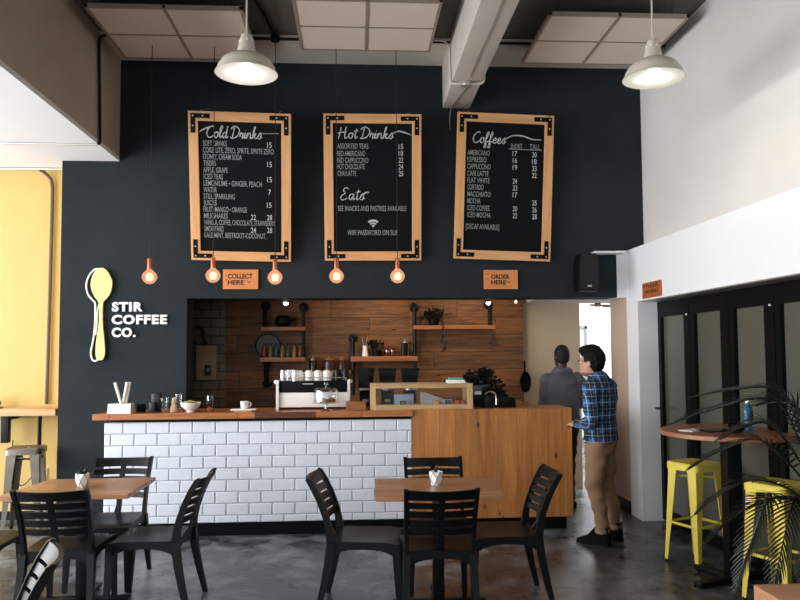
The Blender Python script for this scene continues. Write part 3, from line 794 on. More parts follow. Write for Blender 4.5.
# ------------------------------------------------------------------ slatted chairs
def post_y(z):   # rear post line: y at height z
    if z < .44: return .20+.085*((.44-z)/.44)**1.3
    t_ = (z-.44)/.4; return .20+.03*t_+.11*t_*t_
def make_chair(label):
    root = thing('slatted_chair', label, 'chair', group='black slatted cafe chairs')
    # seat: dished slab with drooping front
    b = MB(); nx, ny = 10, 10; top = []; bot = []
    for j in range(ny+1):
        y = -.225+.435*j/ny; rowt = []; rowb = []
        for i in range(nx+1):
            x = (-.215-.012*(1-j/ny))+(.43+.024*(1-j/ny))*i/nx
            z = .452-.012*math.sin(PI*i/nx)*math.sin(PI*min(1, j/ny*1.1))-.018*max(0, 1-j/2.5)**2
            rowt.append(b.bm.verts.new((x, y, z))); rowb.append(b.bm.verts.new((x, y, z-.026)))
        top.append(rowt); bot.append(rowb)
    for j in range(ny):
        for i in range(nx):
            b.bm.faces.new((top[j][i], top[j][i+1], top[j+1][i+1], top[j+1][i]))
            b.bm.faces.new((bot[j][i], bot[j+1][i], bot[j+1][i+1], bot[j][i+1]))
    def edge(a, c):
        for k in range(len(a)-1): b.bm.faces.new((a[k], c[k], c[k+1], a[k+1]))
    edge(top[0], bot[0]); edge(top[-1], bot[-1]); edge([r[0] for r in top], [r[0] for r in bot]); edge([r[-1] for r in top], [r[-1] for r in bot])
    b.build('seat', m_plastic, root, smooth=40)
    # apron arches under the seat
    q = MB()
    def arch(p0, p1, nrm):
        R0 = []
        for i in range(13):
            t_ = i/12; p = Vector(p0).lerp(Vector(p1), t_); h = .028+.05*abs(2*t_-1)**3
            R0.append((p, h))
        rings = [[(p+Vector(nrm)*s).to_tuple()[:2]+(z_,) for s, z_ in ((-.011, .432), (.011, .432), (.011, .432-h), (-.011, .432-h))] for p, h in R0]
        q.loft(rings)
    arch((-.2, -.212, 0), (.2, -.212, 0), (0, 1, 0)); arch((-.2, .2, 0), (.2, .2, 0), (0, 1, 0))
    arch((-.208, -.2, 0), (-.208, .2, 0), (1, 0, 0)); arch((.208, -.2, 0), (.208, .2, 0), (1, 0, 0))
    q.build('apron', m_plastic, root, smooth=40)
    for sx in (-1, 1):
        l = MB()
        l.loft([[(sx*x+dx*w, y+dy*w, z) for dx, dy in ((-1, -1), (1, -1), (1, 1), (-1, 1))] for x, y, z, w in ((.205, -.205, .44, .024), (.209, -.21, .3, .021), (.217, -.228, 0, .014))])
        l.build('leg', m_plastic, root, smooth=40)
        l = MB()
        l.loft([[(sx*(.205+.02*(1-z/.44))+dx*w, post_y(z)+dy*w*1.1, z) for dx, dy in ((-1, -1), (1, -1), (1, 1), (-1, 1))] for z, w in ((.44, .023), (.3, .021), (.15, .018), (0, .014))])
        l.build('leg', m_plastic, root, smooth=40)
        l = MB()
        l.loft([[(sx*(.205+.012*(z-.44)/.4)+dx*.0125, post_y(z)+dy*w, z) for dx, dy in ((-1, -1), (1, -1), (1, 1), (-1, 1))] for z, w in ((.43, .026), (.52, .023), (.6, .021), (.7, .02), (.78, .02), (.838, .018), (.85, .006))])
        l.build('back_post', m_plastic, root, smooth=40)
    def slat(z0, z1, name, th=.009):
        q = MB(); rings = []
        for i in range(17):
            x = -.205+.41*i/16; bow = .035*(1-(x/.205)**2)
            dip = .006*(1-(x/.205)**2) if z1 > .8 else 0
            ya, yb = post_y(z0)+bow, post_y(z1)+bow
            rings.append([(x, ya-th, z0), (x, ya+th, z0), (x, yb+th, z1-dip), (x, yb-th, z1-dip)])
        q.loft(rings).build(name, m_plastic, root, smooth=50)
    slat(.778, .842, 'top_rail', .011)
    for z0, z1 in ((.722, .762), (.666, .706), (.610, .650), (.556, .594)): slat(z0, z1, 'slat')
    q = MB(); rings = []
    for z in (.50, .56, .62, .68, .74, .79):
        y = post_y(z)+.034; rings.append([(-.02, y-.007, z), (.02, y-.007, z), (.02, y+.007, z), (-.02, y+.007, z)])
    z = .45; y = post_y(z)+.004; rings.insert(0, [(-.025, y-.007, z), (.025, y-.007, z), (.025, y+.007, z), (-.025, y+.007, z)])
    q.loft(rings).build('back_spine', m_plastic, root, smooth=50)
    return root
chair0 = make_chair('x'); chair0.scale = (.955, 1, .976)
def R(d): return math.radians(d)
chairs = [
 ((-1.77, 5.42, 0), R(0), 'black slatted chair on the far side of the left square table, before the tiled counter'),
 ((-1.79, 4.78, 0), R(181), 'black slatted chair with its back to the camera at the left square table'),
 ((-1.325, 4.95, 0), R(-93), 'black slatted chair at the right side of the left square table, seen side on'),
 ((-2.45, 4.92, 0), R(90), 'black chair cut off by the left edge of the photo, only its seat side showing'),
 ((-1.54, 2.95, 0), R(-68), 'nearest chair, cut off at the lower left corner with light glinting on its top rail'),
 ((.565, 5.17, 0), R(0), 'black slatted chair on the far side of the middle table'),
 ((.487, 4.585, 0), R(180), 'black slatted chair with its back to the camera at the middle table'),
 ((.06, 4.82, 0), R(83), 'black slatted chair at the left side of the middle table, standing before white tiles'),
 ((.95, 4.87, 0), R(-90), 'black slatted chair at the right side of the middle table, before the pine boards')]
for i, (loc, rz, lab) in enumerate(chairs):
    if i == 0: chair0.location = loc; chair0.rotation_euler = (0, 0, rz); chair0['label'] = lab
    else: dup(chair0, loc, rz, lab)

# ------------------------------------------------------------------ square tables
def square_table(label, corners, base, name_group):
    cx_ = sum(c[0] for c in corners)/4; cy_ = sum(c[1] for c in corners)/4
    root = thing('square_cafe_table', label, 'table', (cx_, cy_, 0), group=name_group)
    b = MB(); A = b.ring([(c[0]-cx_, c[1]-cy_, .722) for c in corners]); B_ = b.ring([(c[0]-cx_, c[1]-cy_, .75) for c in corners])
    b.bm.faces.new(A); b.bm.faces.new(B_)
    for k in range(4): b.bm.faces.new((A[k], A[(k+1) % 4], B_[(k+1) % 4], B_[k]))
    bmesh.ops.bevel(b.bm, geom=list(b.bm.edges), offset=.003, segments=2, affect='EDGES')
    b.build('tabletop', m_table, root, smooth=30)
    MB().box(-.035, .035, -.035, .035, .03, .71, .004).build('column', m_blackmetal, root)
    MB().box(-.2, .2, -.2, .2, .708, .7215, .002).build('mounting_plate', m_blackmetal, root)
    for a in range(2):
        q = MB(); q.box(-.3, .3, -.028, .028, .018, .045, .006); q.xf(Matrix.Rotation(a*PI/2, 4, 'Z')); q.build('base_bar', m_blackmetal, root)
    for a in range(4):
        MB().cyl((.27*math.cos(a*PI/2), .27*math.sin(a*PI/2), 0), (.27*math.cos(a*PI/2), .27*math.sin(a*PI/2), .02), .018, n=12).build('leveling_foot', m_blackmetal, root)
square_table('square wooden cafe table at the left with a faceted white planter on it', [(-2.19, 4.66), (-1.405, 4.66), (-1.405, 5.29), (-2.115, 5.27)], 0, 'square wooden cafe tables')
square_table('square wooden cafe table in the middle before the pine boards of the counter', [(.11, 4.43), (.885, 4.38), (.945, 5.05), (.12, 5.08)], 0, 'square wooden cafe tables')

# planters with succulents
def planter(label, u, v, seed, plant):
    p = at(u, v, Z=.75); rnd = random.Random(seed)
    root = thing('geometric_planter', label, 'planter', (p.x, p.y, .75), group='faceted white planters on the cafe tables')
    b = MB(); n = 6; prof = [(.032, 0), (.046, .045), (.045, .088)]
    rings = []
    for j, (r_, z) in enumerate(prof): rings.append([(r_*math.cos(2*PI*(k+.5*j)/n), r_*math.sin(2*PI*(k+.5*j)/n), z) for k in range(n)])
    Rr = [b.ring(r) for r in rings]
    b.bm.faces.new(Rr[0])
    for j in (0, 1):
        for k in range(n):
            b.bm.faces.new((Rr[j][k], Rr[j][(k+1) % n], Rr[j+1][k])); b.bm.faces.new((Rr[j][(k+1) % n], Rr[j+1][(k+1) % n], Rr[j+1][k]))
    I = b.ring([(x*.88, y*.88, .088) for x, y, z in rings[2]]); I2 = b.ring([(x*.84, y*.84, .075) for x, y, z in rings[2]])
    for k in range(n):
        b.bm.faces.new((Rr[2][k], Rr[2][(k+1) % n], I[(k+1) % n], I[k])); b.bm.faces.new((I[k], I[(k+1) % n], I2[(k+1) % n], I2[k]))
    b.bm.faces.new(I2)
    b.build('pot', m_ceramic, root, smooth=0)
    q = MB()
    for r1 in range(2):
        for k in range(n):
            q.tube([rings[r1][k], rings[r1+1][k]], .0018, 5); q.tube([rings[r1][(k+1) % n], rings[r1+1][k]], .0018, 5)
    q.build('seam_lines', m_gun, root)
    MB().lathe([(.001, .066), (.029, .068), (.001, .072)], n=10).build('soil', mat('soil%d' % seed, '#2a2019', .9), root)
    q = MB()
    for k in range(10 if plant else 5):
        a = rnd.uniform(0, 2*PI); h = rnd.uniform(.03, .055) if plant else rnd.uniform(.015, .07)
        d = .032 if plant else .012
        q.tube([(0, 0, .068), (d*.6*math.cos(a), d*.6*math.sin(a), .068+h*.7), (d*math.cos(a), d*math.sin(a), .068+h)], [.006, .008, .001], 6)
    q.build('succulent', m_leaf, root)
planter('faceted white planter with a dark succulent on the left square table', 82.5, 487, 1, True)
planter('faceted white planter with a thin sprig on the middle square table', 436, 485, 2, False)

# ------------------------------------------------------------------ metal stools
def stool(label, loc, rz, m, h=.76, group=None):
    root = thing('metal_bar_stool', label, 'bar stool', loc, rz, group)
    b = MB(); s = .148
    def rr(s_, r_, z, n=5):
        out = []
        for cx_, cy_, a0 in ((s_-r_, s_-r_, 0), (-s_+r_, s_-r_, PI/2), (-s_+r_, -s_+r_, PI), (s_-r_, -s_+r_, 1.5*PI)):
            for k in range(n): a = a0+PI/2*k/(n-1); out.append((cx_+r_*math.cos(a), cy_+r_*math.sin(a), z))
        return out
    b.loft([rr(s+.004, .04, h-.055), rr(s+.003, .04, h-.01), rr(s-.006, .036, h), rr(.06, .03, h-.004), rr(.025, .02, h-.005), rr(.022, .018, h-.02)], cap=False)
    b.build('seat', m, root, smooth=40)
    for sx in (-1, 1):
        for sy in (-1, 1):
            l = MB(); t_ = .004
            def L(z, w, off):  # angle section leg: corner at (off, off), flanges of width w
                o = off
                return [(sx*o, sy*o, z), (sx*(o-w), sy*o, z), (sx*(o-w), sy*(o-t_), z), (sx*(o-t_-.01), sy*(o-t_-.01), z), (sx*(o-t_), sy*(o-w), z), (sx*o, sy*(o-w), z)]
            l.loft([L(h-.02, .085, s-.018), L(h-.06, .078, s-.014), L(.3, .05, s+.002), L(.015, .03, s+.016)])
            lg = l.build('leg', m, root, smooth=30)
            MB().cyl((sx*(s+.004), sy*(s+.004), 0), (sx*(s+.004), sy*(s+.004), .02), .014, n=10).build('foot_cap', m_black, lg)
    q = MB(); o = s-.006; z = .30
    c = [(-o, -o, z), (o, -o, z), (o, o, z), (-o, o, z)]
    for k in range(4):
        a_, b2 = Vector(c[k]), Vector(c[(k+1) % 4]); q.tube([a_, b2], .011, 8)
    q.build('foot_rail', m, root)
    q = MB(); o = s-.03; z = h-.11
    q.tube([(-o-.01, -o-.01, z), (o+.01, o+.01, z)], .008, 6); q.tube([(-o-.01, o+.01, z), (o+.01, -o-.01, z)], .008, 6)
    q.build('cross_brace', m, root)
    return root
stool('yellow metal bar stool left of the round high table pedestal', (2.57, 5.51, 0), R(22), m_ystool, group='yellow metal bar stools')
stool('yellow metal bar stool half hidden behind the palm fronds at the right edge', (2.70, 4.62, 0), R(24), m_ystool, group='yellow metal bar stools')
stool('gunmetal bar stool under the pale wall shelf by the yellow wall', (-3.02, 6.98, 0), R(10), m_gun, h=.765)

# ------------------------------------------------------------------ round high table
pc = at(726, 434, Z=1.05)
root = thing('round_high_table', 'round wooden high table on a black pedestal before the folding glass doors', 'table', (2.60, 5.02, 0))
RT = .46
MB().lathe([(.001, 1.018), (RT-.004, 1.018), (RT, 1.022), (RT, 1.045), (RT-.005, 1.05), (.001, 1.05)], n=64).build('tabletop', m_round, root)
MB().box(-.05, .05, -.05, .05, .03, 1.0, .008).build('column', m_blackmetal, root)
MB().box(-.16, .16, -.16, .16, 1.0, 1.018, .003).build('mounting_plate', m_blackmetal, root)
for a in (20, 110):
    q = MB().box(-.34, .34, -.035, .035, .012, .05, .008); q.xf(Matrix.Rotation(R(a), 4, 'Z')); q.build('base_bar', m_blackmetal, root)
# things on it
ZR = 1.05
p = at(764.5, 433.5, Z=ZR)
m_blueglass = NT('blue_plastic_bottle'); _t = m_blueglass
_t.b.inputs['Base Color'].default_value = lin('#5f9fb8'); _t.b.inputs['Transmission Weight'].default_value = .7; _t.b.inputs['Roughness'].default_value = .08; _t.b.inputs['IOR'].default_value = 1.33
m_blueglass = _t.m
root = thing('water_bottle', 'clear blue plastic water bottle with white cap on the round high table', 'bottle', (min(p.x, 2.9), 5.0, ZR))
MB().lathe([(.03, 0), (.033, .01), (.033, .06), (.029, .07), (.033, .08), (.033, .13), (.03, .15), (.014, .185), (.013, .19)], n=20).build('bottle_body', m_blueglass, root)
MB().lathe([(.0335, .075), (.0338, .08), (.0338, .125), (.0335, .13)], n=20, cap=False).build('label_wrap', mat('blue_label', '#24506a', .4), root)
MB().lathe([(.015, .188), (.0155, .19), (.0155, .21), (.013, .212)], n=16).build('cap', m_enam, root)
p = at(693, 430.5, Z=ZR)
MBx = MB().box(-.08, .1, -.05, .06, ZR, ZR+.004); MBx.xf(Matrix.Translation((p.x, p.y, 0)) @ Matrix.Rotation(R(30), 4, 'Z'))
tag(MBx.build('folded_paper', m_enam), 'white folded paper lying at the left side of the round table', 'paper')
p = at(716, 431, Z=ZR)
MBx = MB().box(-.11, .11, -.075, .075, ZR, ZR+.008, .003); MBx.xf(Matrix.Translation((p.x, p.y, 0)) @ Matrix.Rotation(R(12), 4, 'Z'))
tag(MBx.build('tablet', mat('tablet_black', '#060708', .15)), 'black tablet lying flat on the round high table', 'tablet')
p = at(737, 433, Z=ZR)
tag(MB().lathe([(.03, 0), (.05, .03), (.058, .062), (.054, .062), (.04, .02), (.001, .012)], (p.x, p.y, ZR), 24).build('black_bowl', m_black), 'small black bowl on the round high table beside the water bottle', 'bowl')

# ------------------------------------------------------------------ palm and its box
bx0, by1 = 1.945, 3.57
q = MB(); q.box(bx0, bx0+.5, by1-.45, by1, 0, .46, .006)
planter_box = thing('wooden_planter_box', 'wooden box at the lower right corner in front of the palm', 'planter box', (bx0+.25, by1-.22, 0))
q.build('box_body', wood('box_wood', '#c99572', '#a87352', 'X', .8, knots=.1), planter_box, world=True)
palm = thing('potted_palm', 'dark green palm with long feathery fronds at the right edge', 'palm', (2.62, 3.95, 0))
MB().lathe([(.12, 0), (.15, .02), (.19, .34), (.2, .36), (.18, .36), (.17, .32), (.001, .32)], (2.62, 3.95, 0), 28).build('pot', mat('dark_pot', '#2b2d2c', .6), palm, world=True)
MB().tube([(2.62, 3.95, .3), (2.61, 3.94, .5), (2.62, 3.95, .66)], [.05, .045, .03], 10).build('trunk', mat('palm_trunk', '#3f3524', .8, var=.4, vs=30), palm, world=True)
def frond(pts, lf, seed, nleaf=28, droop=.35, w=.006):
    rnd = random.Random(seed); c = catmull(pts, 10); n = len(c)
    q = MB().tube(c, [.006*(1-.75*i/n)+.0012 for i in range(n)], 5)
    start = int(n*.28)
    for k in range(nleaf):
        f = k/(nleaf-1); i = min(n-2, int(start+(n-2-start)*f)); p = c[i]; d = (c[i+1]-c[i]).normalized()
        up = Vector((0, 0, 1)); side = d.cross(up)
        if side.length < .1: side = Vector((1, 0, 0))
        side.normalize(); nrm = side.cross(d).normalized()
        ln = lf*(math.sin(PI*(.18+.78*f))**.7)*rnd.uniform(.85, 1.12)
        for s in (-1, 1):
            dr = (side*s*(.85-.45*f)+d*(.45+.5*f)+nrm*.18).normalized()
            pp = [p]; v = dr.copy()
            for j in range(4):
                pp.append(pp[-1]+v*ln/4); v = (v+Vector((0, 0, -droop*.3))+Vector((rnd.uniform(-.05, .05),)*3)).normalized()
            rings = []
            for j, a in enumerate(pp):
                ww = w*(.5, 1, .9, .6, .06)[j]; dd = (pp[min(j+1, 4)]-pp[max(j-1, 0)]).normalized(); sd = dd.cross(nrm)
                if sd.length < .05: sd = d
                sd.normalize(); th = nrm*.0007
                rings.append([a-sd*ww, a-th-nrm*ww*-.3, a+sd*ww, a+th+nrm*ww*.3])
            q.loft(rings)
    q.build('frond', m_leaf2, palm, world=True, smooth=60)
B0 = Vector((2.62, 3.95, .64))
def fpts(tip_uv, tipY, mid_uv, midY, start=B0):
    m = at(*mid_uv, Y=midY); t_ = at(*tip_uv, Y=tipY)
    return [start, start.lerp(m, .5)+Vector((0, 0, .06)), m, m.lerp(t_, .55)+Vector((0, 0, .03)), t_]
spec = [((672, 424), 4.15, (775, 400), 4.0, .20, 1), ((690, 398), 4.3, (780, 392), 4.1, .17, 2), ((688, 470), 4.1, (760, 440), 3.95, .2, 3),
        ((695, 515), 4.0, (755, 480), 3.85, .2, 4), ((735, 590), 3.72, (770, 500), 3.75, .18, 5), ((772, 596), 3.66, (795, 500), 3.75, .17, 6),
        ((705, 545), 3.9, (765, 500), 3.8, .18, 7), ((830, 380), 4.2, (835, 430), 4.1, .22, 8), ((760, 405), 4.4, (800, 410), 4.2, .2, 9),
        ((850, 560), 3.7, (835, 480), 3.75, .22, 10), ((880, 440), 4.2, (850, 430), 4.1, .2, 11), ((720, 440), 4.25, (770, 425), 4.1, .2, 12),
        ((800, 600), 3.7, (815, 500), 3.7, .18, 13)]
for tip, tY, mid, mY, lf, sd in spec: frond(fpts(tip, tY, mid, mY), lf, sd)

# ------------------------------------------------------------------ bar shelf at the yellow wall and things there
root = thing('wall_bar_shelf', 'pale wooden bar shelf along the yellow wall at the left', 'shelf', (-3.6, 7.3, 1.02))
MB().box(-6.2, -2.84, 7.16, 7.49, 1.03, 1.095, .004).build('shelf_board', m_barw, root, world=True)
for x in (-3.345, -4.7):
    q = MB().box(x-.035, x+.035, 7.25, 7.31, .77, 1.03, .004); q.box(x-.03, x+.03, 7.28, 7.49, .985, 1.03)
    q.build('steel_bracket', m_blackmetal, root, world=True)
q = MB().tube([(-3.04, 7.3, 1.03), (-3.04, 7.3, .6), (-3.04, 7.3, 0)], .02, 8); q.build('support_pipe', m_blackmetal, root, world=True)
root = thing('wall_socket', 'white wall socket on the yellow wall below the bar shelf', 'socket', (-3.1, 7.5, .5))
p = at(43, 474, Y=7.49); root.location = (p.x, 7.5, p.z)
MB().box(-.04, .04, -.014, 0, -.06, .06, .004).build('socket_plate', m_enam, root)
for s in (-.025, .03): MB().box(-.015, .015, -.019, -.013, s-.012, s+.012, .002).build('switch', m_grid, root)
p2 = at(22, 482, Y=7.46); p3 = at(13, 440, Y=7.46)
tag(MB().tube(catmull([(p.x, 7.47, p.z), (p.x-.06, 7.46, p.z+.01), (p2.x+.05, 7.46, p2.z+.0), (p2.x-.02, 7.46, p2.z-.03), (p2.x-.1, 7.46, p2.z+.12), (p3.x, 7.46, p3.z)], 6), .006, 6).build('power_cable', m_cablebk), 'black power cable looping on the yellow wall behind the gunmetal stool', 'cable')
p = at(2, 407, Z=1.095)
root = thing('dark_pouch', 'dark rounded pouch lying on the bar shelf at the left edge of the photo', 'pouch', (p.x-.02, 7.32, 1.095))
MB().ball((0, 0, .05), .1, 16, (.85, .6, .5)).build('pouch_body', mat('dark_leather', '#3a3633', .6, var=.3), root)
MB().tube([(-.04, 0, .09), (-.02, 0, .12), (.01, 0, .1)], .008, 6).build('pouch_tab', m_black, root)
p = at(15, 405.5, Z=1.095)
tag(MB().lathe([(.03, 0), (.05, .008), (.055, .016), (.04, .018), (.001, .012)], (p.x, 7.32, 1.095), 20).build('small_dish', m_steel), 'small grey metal dish on the pale bar shelf', 'dish')

# ------------------------------------------------------------------ on the counter
ZT = 1.087
def cpos(u, v=None, Y=6.8):
    p = at(u, 405, Y=Y); return Vector((p.x, Y, ZT))
p = cpos(121, Y=6.66)
root = thing('napkin_holder', 'white block holder at the left end of the counter', 'holder', (p.x, p.y, ZT))
q = MB(); q.loft([[(-.1, -.06, 0), (.1, -.06, 0), (.1, .06, 0), (-.1, .06, 0)], [(-.095, -.055, .085), (.1, -.055, .085), (.1, .06, .085), (-.08, .06, .085)]]); q.build('holder_block', m_ceramic, root, smooth=0)
for k, (dx, tx) in enumerate([(-.0, -.055), (.012, .045), (.03, .062)]):
    tag(MB().tube([(p.x+dx, p.y+.02*k, ZT+.086), (p.x+tx, p.y+.02*k, ZT+.27)], [.0115, .014], 12).build('paper_roll', m_enam), ['leftmost of the three white paper rolls in the white holder', 'middle of the three white paper rolls in the white holder', 'rightmost of the three white paper rolls in the white holder'][k], 'paper roll', 'paper rolls in the white holder')
def simple(name, label, cat, mb, m, group=None): return tag(mb.build(name, m, smooth=40), label, cat, group)
p = cpos(141, Y=6.75)
root = thing('black_jar', 'squat black jar on the counter between the white holder and the black canisters', 'jar', p)
MB().lathe([(.036, 0), (.042, .005), (.042, .055), (.036, .06)], n=20).build('jar_body', m_black, root)
MB().lathe([(.038, .06), (.04, .062), (.04, .072), (.001, .074)], n=20).build('lid', m_plastic, root)
p = cpos(156.5, Y=6.8); simple('black_canister', 'tall square black canister on the left part of the counter', 'canister', MB().box(p.x-.036, p.x+.036, p.y-.036, p.y+.036, ZT, ZT+.165, .005), mat('black_tin', '#070b10', .3))
p = cpos(152.5, Y=6.7); simple('black_canister', 'short square black canister in front of the taller one', 'canister', MB().box(p.x-.024, p.x+.024, p.y-.024, p.y+.024, ZT, ZT+.09, .005), mat('dark_blue_tin', '#0e151d', .3))
def tumbler(name, label, u, Y, h, r, group=None, z=ZT):
    p = cpos(u, Y=Y); q = MB().lathe([(r*.82, 0), (r, h), (r-.003, h), (r*.8, .008), (.001, .006)], (p.x, p.y, z), 20, cap=False)
    return simple(name, label, 'glass', q, m_glass, group)
tumbler('glass_tumbler', 'clear ribbed glass tumbler beside the tall black canister', 164.5, 6.75, .125, .038)
tumbler('glass_tumbler', 'taller clear glass standing behind the wooden salt mill', 178.5, 6.9, .15, .033)
p = cpos(174, Y=6.78)
root = thing('pepper_mill', 'small pale wooden mill on the counter beside the white bowl', 'mill', p)
MB().lathe([(.036, 0), (.038, .01), (.03, .04), (.02, .065), (.024, .08), (.026, .09), (.018, .1)], n=20).build('mill_body', mat('pale_turned_wood', '#c4a283', .5), root)
MB().lathe([(.016, .1), (.02, .108), (.016, .122), (.001, .126)], n=16).build('mill_knob', mat('pale_turned_wood_top', '#d6c0a6', .5), root)
p = cpos(190.5, Y=6.72)
root = thing('salad_bowl', 'white ceramic bowl heaped with green and brown food on the counter', 'bowl', p)
MB().lathe([(.035, 0), (.036, .012), (.05, .022), (.08, .05), (.093, .085), (.089, .085), (.074, .05), (.03, .03), (.001, .028)], n=32).build('bowl', m_ceramic, root)
q = MB(); rnd = random.Random(4)
for k in range(34):
    a = rnd.uniform(0, 2*PI); rr_ = rnd.uniform(0, .068); q.ball((rr_*math.cos(a), rr_*math.sin(a), .082+.014*(1-rr_/.07)), rnd.uniform(.009, .016), 8, (1, 1, .7))
t = NT('mixed_salad'); v = t.coords(); t.l(t.ramp(t.noise(v, 22, 2), [(.38, '#5b3a20'), (.5, '#8a9a45'), (.62, '#c5b56a')]), t.b.inputs['Base Color'])
tag(q.build('salad', t.m, root), kind='stuff')
p = cpos(210, Y=6.85)
root = thing('stemless_glass', 'small curved glass with a black and white label, right of the salad bowl', 'glass', p)
MB().lathe([(.028, .03), (.038, .06), (.037, .1), (.028, .14), (.026, .14), (.034, .1), (.035, .062), (.001, .034)], n=20, cap=False).build('glass_bowl', m_glass, root)
MB().lathe([(.024, 0), (.026, .004), (.018, .03), (.001, .032)], n=16).build('wooden_foot', m_copper, root)
MB().lathe([(.001, .036), (.028, .045), (.032, .07), (.031, .1), (.001, .102)], n=16).build('dark_filling', m_black, root)
MB().lathe([(.001, 0), (.013, .001), (.013, .003), (.001, .004)], (0, .072, -.036), 16, axis='Y').xf(Matrix.Translation((0, -.07, .11))).build('round_label', m_enam, root)
p = cpos(244, Y=6.7)
root = thing('saucer_board', 'small pale board under the espresso cup on the counter', 'board', (p.x, p.y, ZT))
q = MB(); q.box(-.11, .11, -.06, .06, .012, .024, .004); q.build('board_top', m_ceramic, root)
MB().box(-.08, .07, -.05, .05, 0, .012).build('board_foot', m_case, root)
root = thing('espresso_cup', 'white espresso cup on the small board left of the coffee machine', 'cup', (p.x+.005, p.y, ZT+.024))
MB().lathe([(.024, 0), (.033, .008), (.039, .066), (.036, .066), (.03, .012), (.001, .01)], n=24).build('cup_body', m_ceramic, root)
MB().tube(catmull([(.037, 0, .055), (.055, 0, .05), (.055, 0, .028), (.034, 0, .02)], 5), .005, 6).build('cup_handle', m_ceramic, root)

# coffee machine
YM = 6.96
pl, pr_ = at(278, 400, Y=YM), at(350, 400, Y=YM)
zt = at(314, 380.5, Y=YM).z; W = pr_.x-pl.x; xc = (pl.x+pr_.x)/2
mach = thing('espresso_machine', 'white and black espresso machine on the counter carrying cups and glasses', 'coffee machine', (xc, YM, ZT))
m_mwhite = mat('machine_white', '#e9e6e0', .3)
h = zt-ZT
MB().box(-W/2+.02, W/2-.02, -.13, .14, .02, h-.105, .008).build('rear_panel', m_mwhite, mach)
MB().box(-W/2+.025, W/2-.025, -.12, .15, h-.105, h, .005).build('upper_band', m_black, mach)
for s in (-1, 1):
    q = MB(); x = s*(W/2-.01)
    q.prism([(x-.012, 0), (x+.012, 0), (x+.012, h+.0), (x+.004, h+.015), (x-.012, h+.005)], -.16, .16)
    q.build('side_panel', m_mwhite, mach, smooth=0)
    MB().ball((s*(W/2+.005), -.13, h-.005), .02, 10).build('knob', m_mwhite, mach)
q = MB().tube([(-W/2+.03, -.12, h+.03), (W/2-.03, -.12, h+.03)], .004, 6)
for x in (-.3, -.1, .1, .3): q.tube([(x, -.12, h), (x, -.12, h+.03)], .003, 6)
q.build('cup_rail', m_steel, mach)
MB().box(-.1, .0, -.124, -.12, h-.03, h-.022).build('badge', m_alu, mach)
zt += .001
for k, u in enumerate((284, 289, 294)):
    q = MB().lathe([(.036, 0), (.03, .1), (.001, .102), (.028, .098), (.034, 0)], (at(u-.5+k*.8, 380, Y=6.9+.05*(k % 2)).x, 6.9+.06*(k % 2), zt), 18, cap=False)
    simple('upturned_glass', ['leftmost of three upturned glasses on the espresso machine', 'middle of three upturned glasses on the espresso machine', 'rightmost of three upturned glasses, next to the white mugs'][k], 'glass', q, glass('frosted_glass%d' % k, '#ffffff', .6, .1), 'upturned glasses on the machine')
for k, u in enumerate((299.5, 309, 318, 327)):
    x = at(u, 380, Y=6.93).x
    g_ = thing('white_mug', ['leftmost white mug on the espresso machine, beside the glasses', 'second white mug from the left on the espresso machine', 'third white mug from the left on the espresso machine', 'rightmost white mug on the espresso machine, beside the black cups'][k], 'mug', (x, 6.93, zt), group='white mugs on the machine')
    MB().lathe([(.04, 0), (.041, .01), (.04, .07), (.032, .09), (.02, .097), (.001, .098)], n=22).build('mug_body', m_ceramic, g_)
    MB().tube(catmull([(-.036, -.01, .075), (-.052, -.015, .065), (-.052, -.015, .03), (-.038, -.01, .02)], 4), .005, 6).build('mug_handle', m_ceramic, g_)
for k, u in enumerate((337.5, 345.5)):
    x = at(u, 380, Y=6.93).x
    g_ = thing('black_cup', ['black cup on the espresso machine beside the last white mug', 'black cup at the right end of the espresso machine top'][k], 'mug', (x, 6.93, zt), group='black cups on the machine')
    MB().lathe([(.034, 0), (.036, .08), (.032, .1), (.001, .101)], n=22).build('mug_body', m_plastic, g_)
    MB().tube(catmull([(-.034, -.01, .08), (-.05, -.015, .07), (-.05, -.015, .04), (-.034, -.01, .03)], 4), .005, 6).build('mug_handle', m_steel, g_)
# cake stand
p = cpos(326, Y=6.66)
root = thing('glass_cake_stand', 'glass domed cake stand with pastries in front of the espresso machine', 'cake stand', p)
MB().lathe([(.05, 0), (.045, .008), (.015, .02), (.013, .05), (.03, .062), (.12, .07), (.125, .078), (.001, .076)], n=36).build('stand', glass('stand_glass', '#ffffff', .55, .08), root)
MB().lathe([(.112, .08), (.114, .15), (.108, .185), (.08, .205), (.001, .212)], n=36, cap=False).build('dome', glass('dome_glass', '#f4f4f4', .3, .05), root)
MB().lathe([(.008, .21), (.01, .222), (.022, .235), (.018, .25), (.001, .254)], n=16).build('dome_knob', glass('knob_glass', '#dddddd', .6, .1), root)
m_pastry = mat('brown_pastry', '#8d5a2e', .7, var=.4, vs=25)
for k, (dx, dy) in enumerate([(-.06, -.03), (.0, -.06), (.06, -.02), (-.03, .05), (.04, .05)]):
    simple('pastry', ['round pastry at the left under the glass dome', 'round pastry at the front under the glass dome', 'round pastry at the right under the glass dome', 'round pastry at the back left under the glass dome', 'round pastry at the back right under the glass dome'][k], 'pastry', MB().lathe([(.022, 0), (.03, .008), (.028, .022), (.014, .03), (.001, .031)], (p.x+dx, p.y+dy, ZT+.078), 14), m_pastry, 'pastries under the dome')
p = cpos(356, Y=6.72)
simple('wooden_block', 'plain low wooden block between the cake stand and the display case', 'block', MB().box(p.x-.09, p.x+.09, p.y-.04, p.y+.04, ZT, ZT+.078, .004), m_shelfw)

